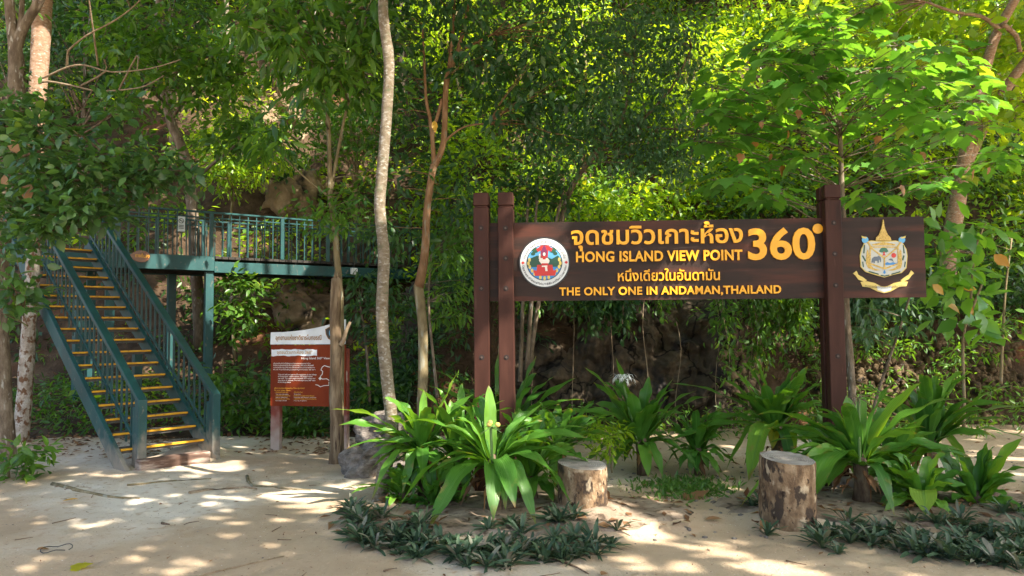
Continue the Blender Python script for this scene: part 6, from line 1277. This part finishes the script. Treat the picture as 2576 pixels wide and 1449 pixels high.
for x, y, r in ((60, 1240, .16), (180, 1225, .08), (600, 1310, .13), (700, 1390, .2), (850, 1400, .14), (400, 1425, .15), (560, 1400, .13), (250, 1390, .10), (1850, 1440, .09), (2180, 760, .3), (2050, 740, .2), (2250, 690, .25), (2000, 650, .16), (2150, 830, .12), (2130, 600, .12), (1900, 740, .10), (560, 1190, .05), (1100, 1420, .12), (1000, 1440, .12)): lit(gnd(*ZC(x, y)), r)
for x, y, r in ((1980, 1380, .10), (2050, 1380, .12), (2080, 1200, .10), (1960, 1170, .08), (1880, 1420, .10), (30, 890, .12), (40, 1020, .10), (80, 900, .08), (980, 845, .07)): lit(gnd(*ZA(x, y)), r)
LK = 1.5
for x, y, Y, r in ((1213, 870, 7.4, .07), (1213, 920, 7.4, .08), (1213, 980, 7.4, .07), (1274, 860, 7.4, .07), (1274, 920, 7.4, .08), (1274, 985, 7.4, .08), (1690, 705, 7.35, .06), (1680, 738, 7.35, .09), (1760, 670, 7.35, .05), (1330, 600, 7.45, .08), (1380, 590, 7.45, .06), (2300, 690, 7.2, .05), (2265, 735, 7.2, .05), (1470, 650, 7.4, .04), (2100, 977, 7.1, .04),
                   (1229, 1010, 6.4, .09), (1232, 1060, 6.4, .08), (1330, 1040, 6.3, .10), (1300, 1080, 6.3, .07), (1125, 960, 6.95, .07), (1090, 1010, 6.95, .10), (1065, 1040, 6.9, .09), (1150, 1030, 7, .07), (890, 1012, 6.8, .09), (950, 1040, 6.8, .09), (900, 1075, 6.7, .08), (980, 1080, 6.7, .08), (1270, 1200, 5.9, .06), (1130, 1150, 6.2, .06), (1090, 1090, 6.4, .06), (960, 1160, 6.4, .08), (1320, 1130, 7.7, .05),
                   (1060, 880, 9, .07), (1062, 930, 9, .07), (1180, 1150, 7.4, .06), (968, 420, 7, .10), (965, 520, 7, .08), (975, 250, 7, .06), (990, 1060, 7, .05), (860, 1050, 9, .05), (860, 1110, 9, .06), (430, 1155, 9.1, .08), (515, 1130, 9.2, .08), (390, 1112, 9.3, .07), (400, 1085, 9.4, .06), (1515, 1240, 6.2, .10), (1520, 1290, 6.2, .08), (1545, 1310, 6.1, .09), (1560, 1330, 6.0, .09), (2240, 1080, 6.4, .07), (2330, 1000, 6.4, .06),
                   (640, 545, 13.6, .16), (580, 540, 13.6, .12), (720, 560, 14.6, .16), (470, 530, 13.2, .12), (400, 640, 13, .10), (690, 650, 14.4, .10), (690, 570, 15.4, .12), (650, 705, 15.6, .35), (690, 720, 15.6, .25), (455, 740, 16.6, .35), (470, 820, 16, .25), (480, 680, 17, .3), (520, 850, 15, .25), (560, 740, 15, .35), (590, 800, 15, .3),
                   (2250, 940, 11.5, .4), (2310, 930, 11.5, .4), (2290, 960, 11.4, .15), (2220, 900, 11.6, .14), (2350, 1000, 11.3, .14), (1854, 818, 11.4, .14), (1817, 1012, 11.3, .16), (1805, 1050, 11.3, .1), (2405, 520, 11, .10), (2400, 560, 11, .08), (760, 850, 9.8, .05), (695, 1010, 9.9, .05), (1740, 870, 11.4, .06), (95, 250, 10, .2), (100, 120, 10, .2), (60, 1000, 10, .06), (2120, 420, 9, .12), (2130, 410, 9, .1), (1930, 500, 9, .14), (2000, 330, 9, .1), (880, 683, 15, .08), (2450, 160, 11, .3)): lit(at(x, y, Y), r)
LK = 1.0
for x, y, r in ((1850, 180, .35), (1950, 130, .4), (2050, 90, .4), (2150, 130, .45), (2250, 150, .4), (2350, 180, .4), (2430, 220, .35), (2100, 240, .4), (1920, 300, .3), (2280, 290, .35), (2400, 340, .35), (2010, 250, .3), (2180, 330, .3)): lit(at(x, y, 9.0), r)
lu = np.array(LIT)
def cells(n, fn):
    S = fn(n); return np.stack([S @ np.array(SX), S @ np.array(SY)], 1)
def vol(x0, x1, y0, y1, z0, z1): return lambda n: np.stack([rng.uniform(x0, x1, n), rng.uniform(y0, y1, n), rng.uniform(z0, z1, n)], 1)
def proj(P):
    X = P[:, 0]; z = P[:, 2] - H; Z = P[:, 1] * cp + z * sp; Y_ = -P[:, 1] * sp + z * cp; u_ = F * X / Z; v_ = -F * Y_ / Z
    return CX + u_ * cr + v_ * sr, CY - u_ * sr + v_ * cr
HILL_LIT = [(1450, 390, 470, 230), (1250, 150, 200, 160), (700, 190, 300, 250), (600, 590, 130, 80), (1880, 110, 140, 150), (2350, 110, 330, 140), (700, 290, 80, 110), (1700, 500, 150, 90), (900, 330, 120, 120), (200, 180, 70, 40), (1020, 300, 70, 160), (420, 60, 90, 60), (480, 520, 60, 60), (2200, 320, 120, 100)]
def hill_shade(n):
    y = rng.uniform(12.5, 34, n); x = rng.uniform(-.72, .72, n) * y; z = np.array([hz(a, b_) for a, b_ in zip(x, y)]) + rng.uniform(.1, 1.6, n)
    P = np.stack([x, y, z], 1); px, py = proj(P); keep = py > -150
    nz_ = np.array([noise.noise((a * .55, b_ * .55, 4.0)) for a, b_ in zip(x, y + z)])
    for ex_, ey_, rx_, ry_ in HILL_LIT: keep &= ((px - ex_) / rx_) ** 2 + ((py - ey_) / ry_) ** 2 > 1 + nz_ * 1.2
    return P[keep & (nz_ < .34)]
uv = np.concatenate([cells(26000, hill_shade), cells(30000, vol(-8, 8, 2.2, 11.8, -.05, .05)), cells(20000, vol(-8, 7, 5.5, 10, 0, 3.3)), cells(14000, vol(-11, -.5, 10, 16.5, 0, 3.6)), cells(14000, vol(-2.5, 10, 10.5, 12.8, 0, 3.4)), cells(9000, vol(-7.5, -2, 6.5, 8.5, 2, 5))])
cs = .3; key = np.unique(np.floor(uv / cs).astype(int), axis=0)
NL = len(key) * 9
kk = key[rng.integers(0, len(key), NL)]; q = (kk + rng.uniform(0, 1, (NL, 2))) * cs
clump = np.array([noise.noise((a * .55, b_ * .55, 3.0)) for a, b_ in q]); kp = clump > -9; q = q[kp]; NL = len(q)
base = q[:, :1] * np.array(SX) + q[:, 1:] * np.array(SY); s_ = np.array(SUN)
zt = rng.uniform(6.9, 8.6, NL); wv = (zt - base[:, 2]) / s_[2]; yy = base[:, 1] + wv * s_[1]
need = 1.62 + .50 * np.maximum(yy, 0) + 1.1; bad = need > zt
w2 = (1.62 + 1.1 + .5 * base[:, 1] - base[:, 2]) / (s_[2] - .5 * s_[1]) + rng.uniform(0, .9, NL); wv = np.where(bad, np.maximum(wv, w2), wv)
# leaves added overhead to darken the clearing's far edge; gaps stay where the slope is sunlit
def hill_lit(n):
    y = rng.uniform(12.5, 36, n); x = rng.uniform(-.72, .72, n) * y; z = np.array([hz(a, b_) for a, b_ in zip(x, y)]) + rng.uniform(.1, 2.5, n)
    P_ = np.stack([x, y, z], 1); px, py = proj(P_); k_ = np.zeros(n, bool)
    for ex_, ey_, rx_, ry_ in HILL_LIT: k_ |= ((px - ex_) / rx_) ** 2 + ((py - ey_) / ry_) ** 2 < 1
    return P_[k_]
lk = set(map(tuple, np.floor(cells(30000, hill_lit) / cs).astype(int)))
n2 = 5200; P2 = np.stack([rng.uniform(-10, 1.5, n2), rng.uniform(4.5, 13.5, n2), rng.uniform(0, 1.3, n2)], 1); P2[:, 2] += np.maximum(7.4, 1.62 + .5 * P2[:, 1] + 1.1)
q2 = np.floor(np.stack([P2 @ np.array(SX), P2 @ np.array(SY)], 1) / cs).astype(int); k2 = np.array([tuple(a) not in lk for a in q2]) & (np.array([noise.noise((a * .4, b_ * .4, 6)) for a, b_, _ in P2]) > -.3)
P = np.concatenate([base + wv[:, None] * s_, P2[k2]]); NL = len(P)
LS = rng.uniform(.34, .52, NL); D = rng.normal(size=(NL, 3)); D -= (D @ s_)[:, None] * s_; D = unit(D); Nn = s_ + rng.normal(size=(NL, 3)) * .35
ok = np.ones(NL, bool)
xh = unit(np.cross(D, Nn))
for a, b_ in ((0, 0), (.5, .2), (.5, -.2), (1, 0), (.5, 0)):
    T_ = P + D * (LS * a)[:, None] + xh * (LS * b_)[:, None]; u_ = T_ @ np.array(SX); v_ = T_ @ np.array(SY)
    for lu_, lv_, lr_ in LIT: ok &= ((u_ - lu_) ** 2 + (v_ - lv_) ** 2) > lr_ * lr_
P, D, Nn, LS = P[ok], D[ok], Nn[ok], LS[ok]
TR = [((9.5, 4.5), 'tall unseen shade tree beyond the frame beside the right bed, crown shaped for the dapples'), ((6.5, -3.0), 'tall unseen shade tree behind the viewer nearer the sign side, crown shaped for the dapples'), ((.5, -5.0), 'tall unseen shade tree behind the viewer on the stair side, crown shaped for the dapples'), ((13.0, 10.0), 'tall unseen shade tree beyond the frame beside the rubble bank, crown shaped for the dapples')]
own = np.argmin(np.stack([((P[:, :2] - np.array(c_)) ** 2).sum(1) for c_, _ in TR]), 0)
for k, ((tx, ty), lab) in enumerate(TR):
    s2 = own == k
    if not s2.any(): continue
    t = thing('unseen_shade_tree', lab, 'tree', (tx, ty, 0), 'unseen trees shaped to shade the clearing'); mm = P[s2].mean(0); m = MB(); top = Vector((tx, ty, max(6.3, mm[2] - 1.2)))
    m.tube([(tx, ty, -.2), (tx + .1, ty, 2), (tx, ty + .1, 4.5), tuple(top)], [.24, .2, .17, .13], 12, True, .08); pk = P[s2]
    for j in rng.integers(0, len(pk), 14): m.tube(branch_path(top - EZ * rng.uniform(0, 1.6), Vector(pk[j]) + EZ * .25, .03, 7, .04), taper(.06, .015, 7), 6)
    m.build('trunk', MT['bark_grey'], t, True); link('crown', leaves('crown', LEAF_FAR, P[s2], D[s2], Nn[s2], LS[s2], rng.uniform(0, 1, s2.sum()), .1), MT['leaf_mid'], t)
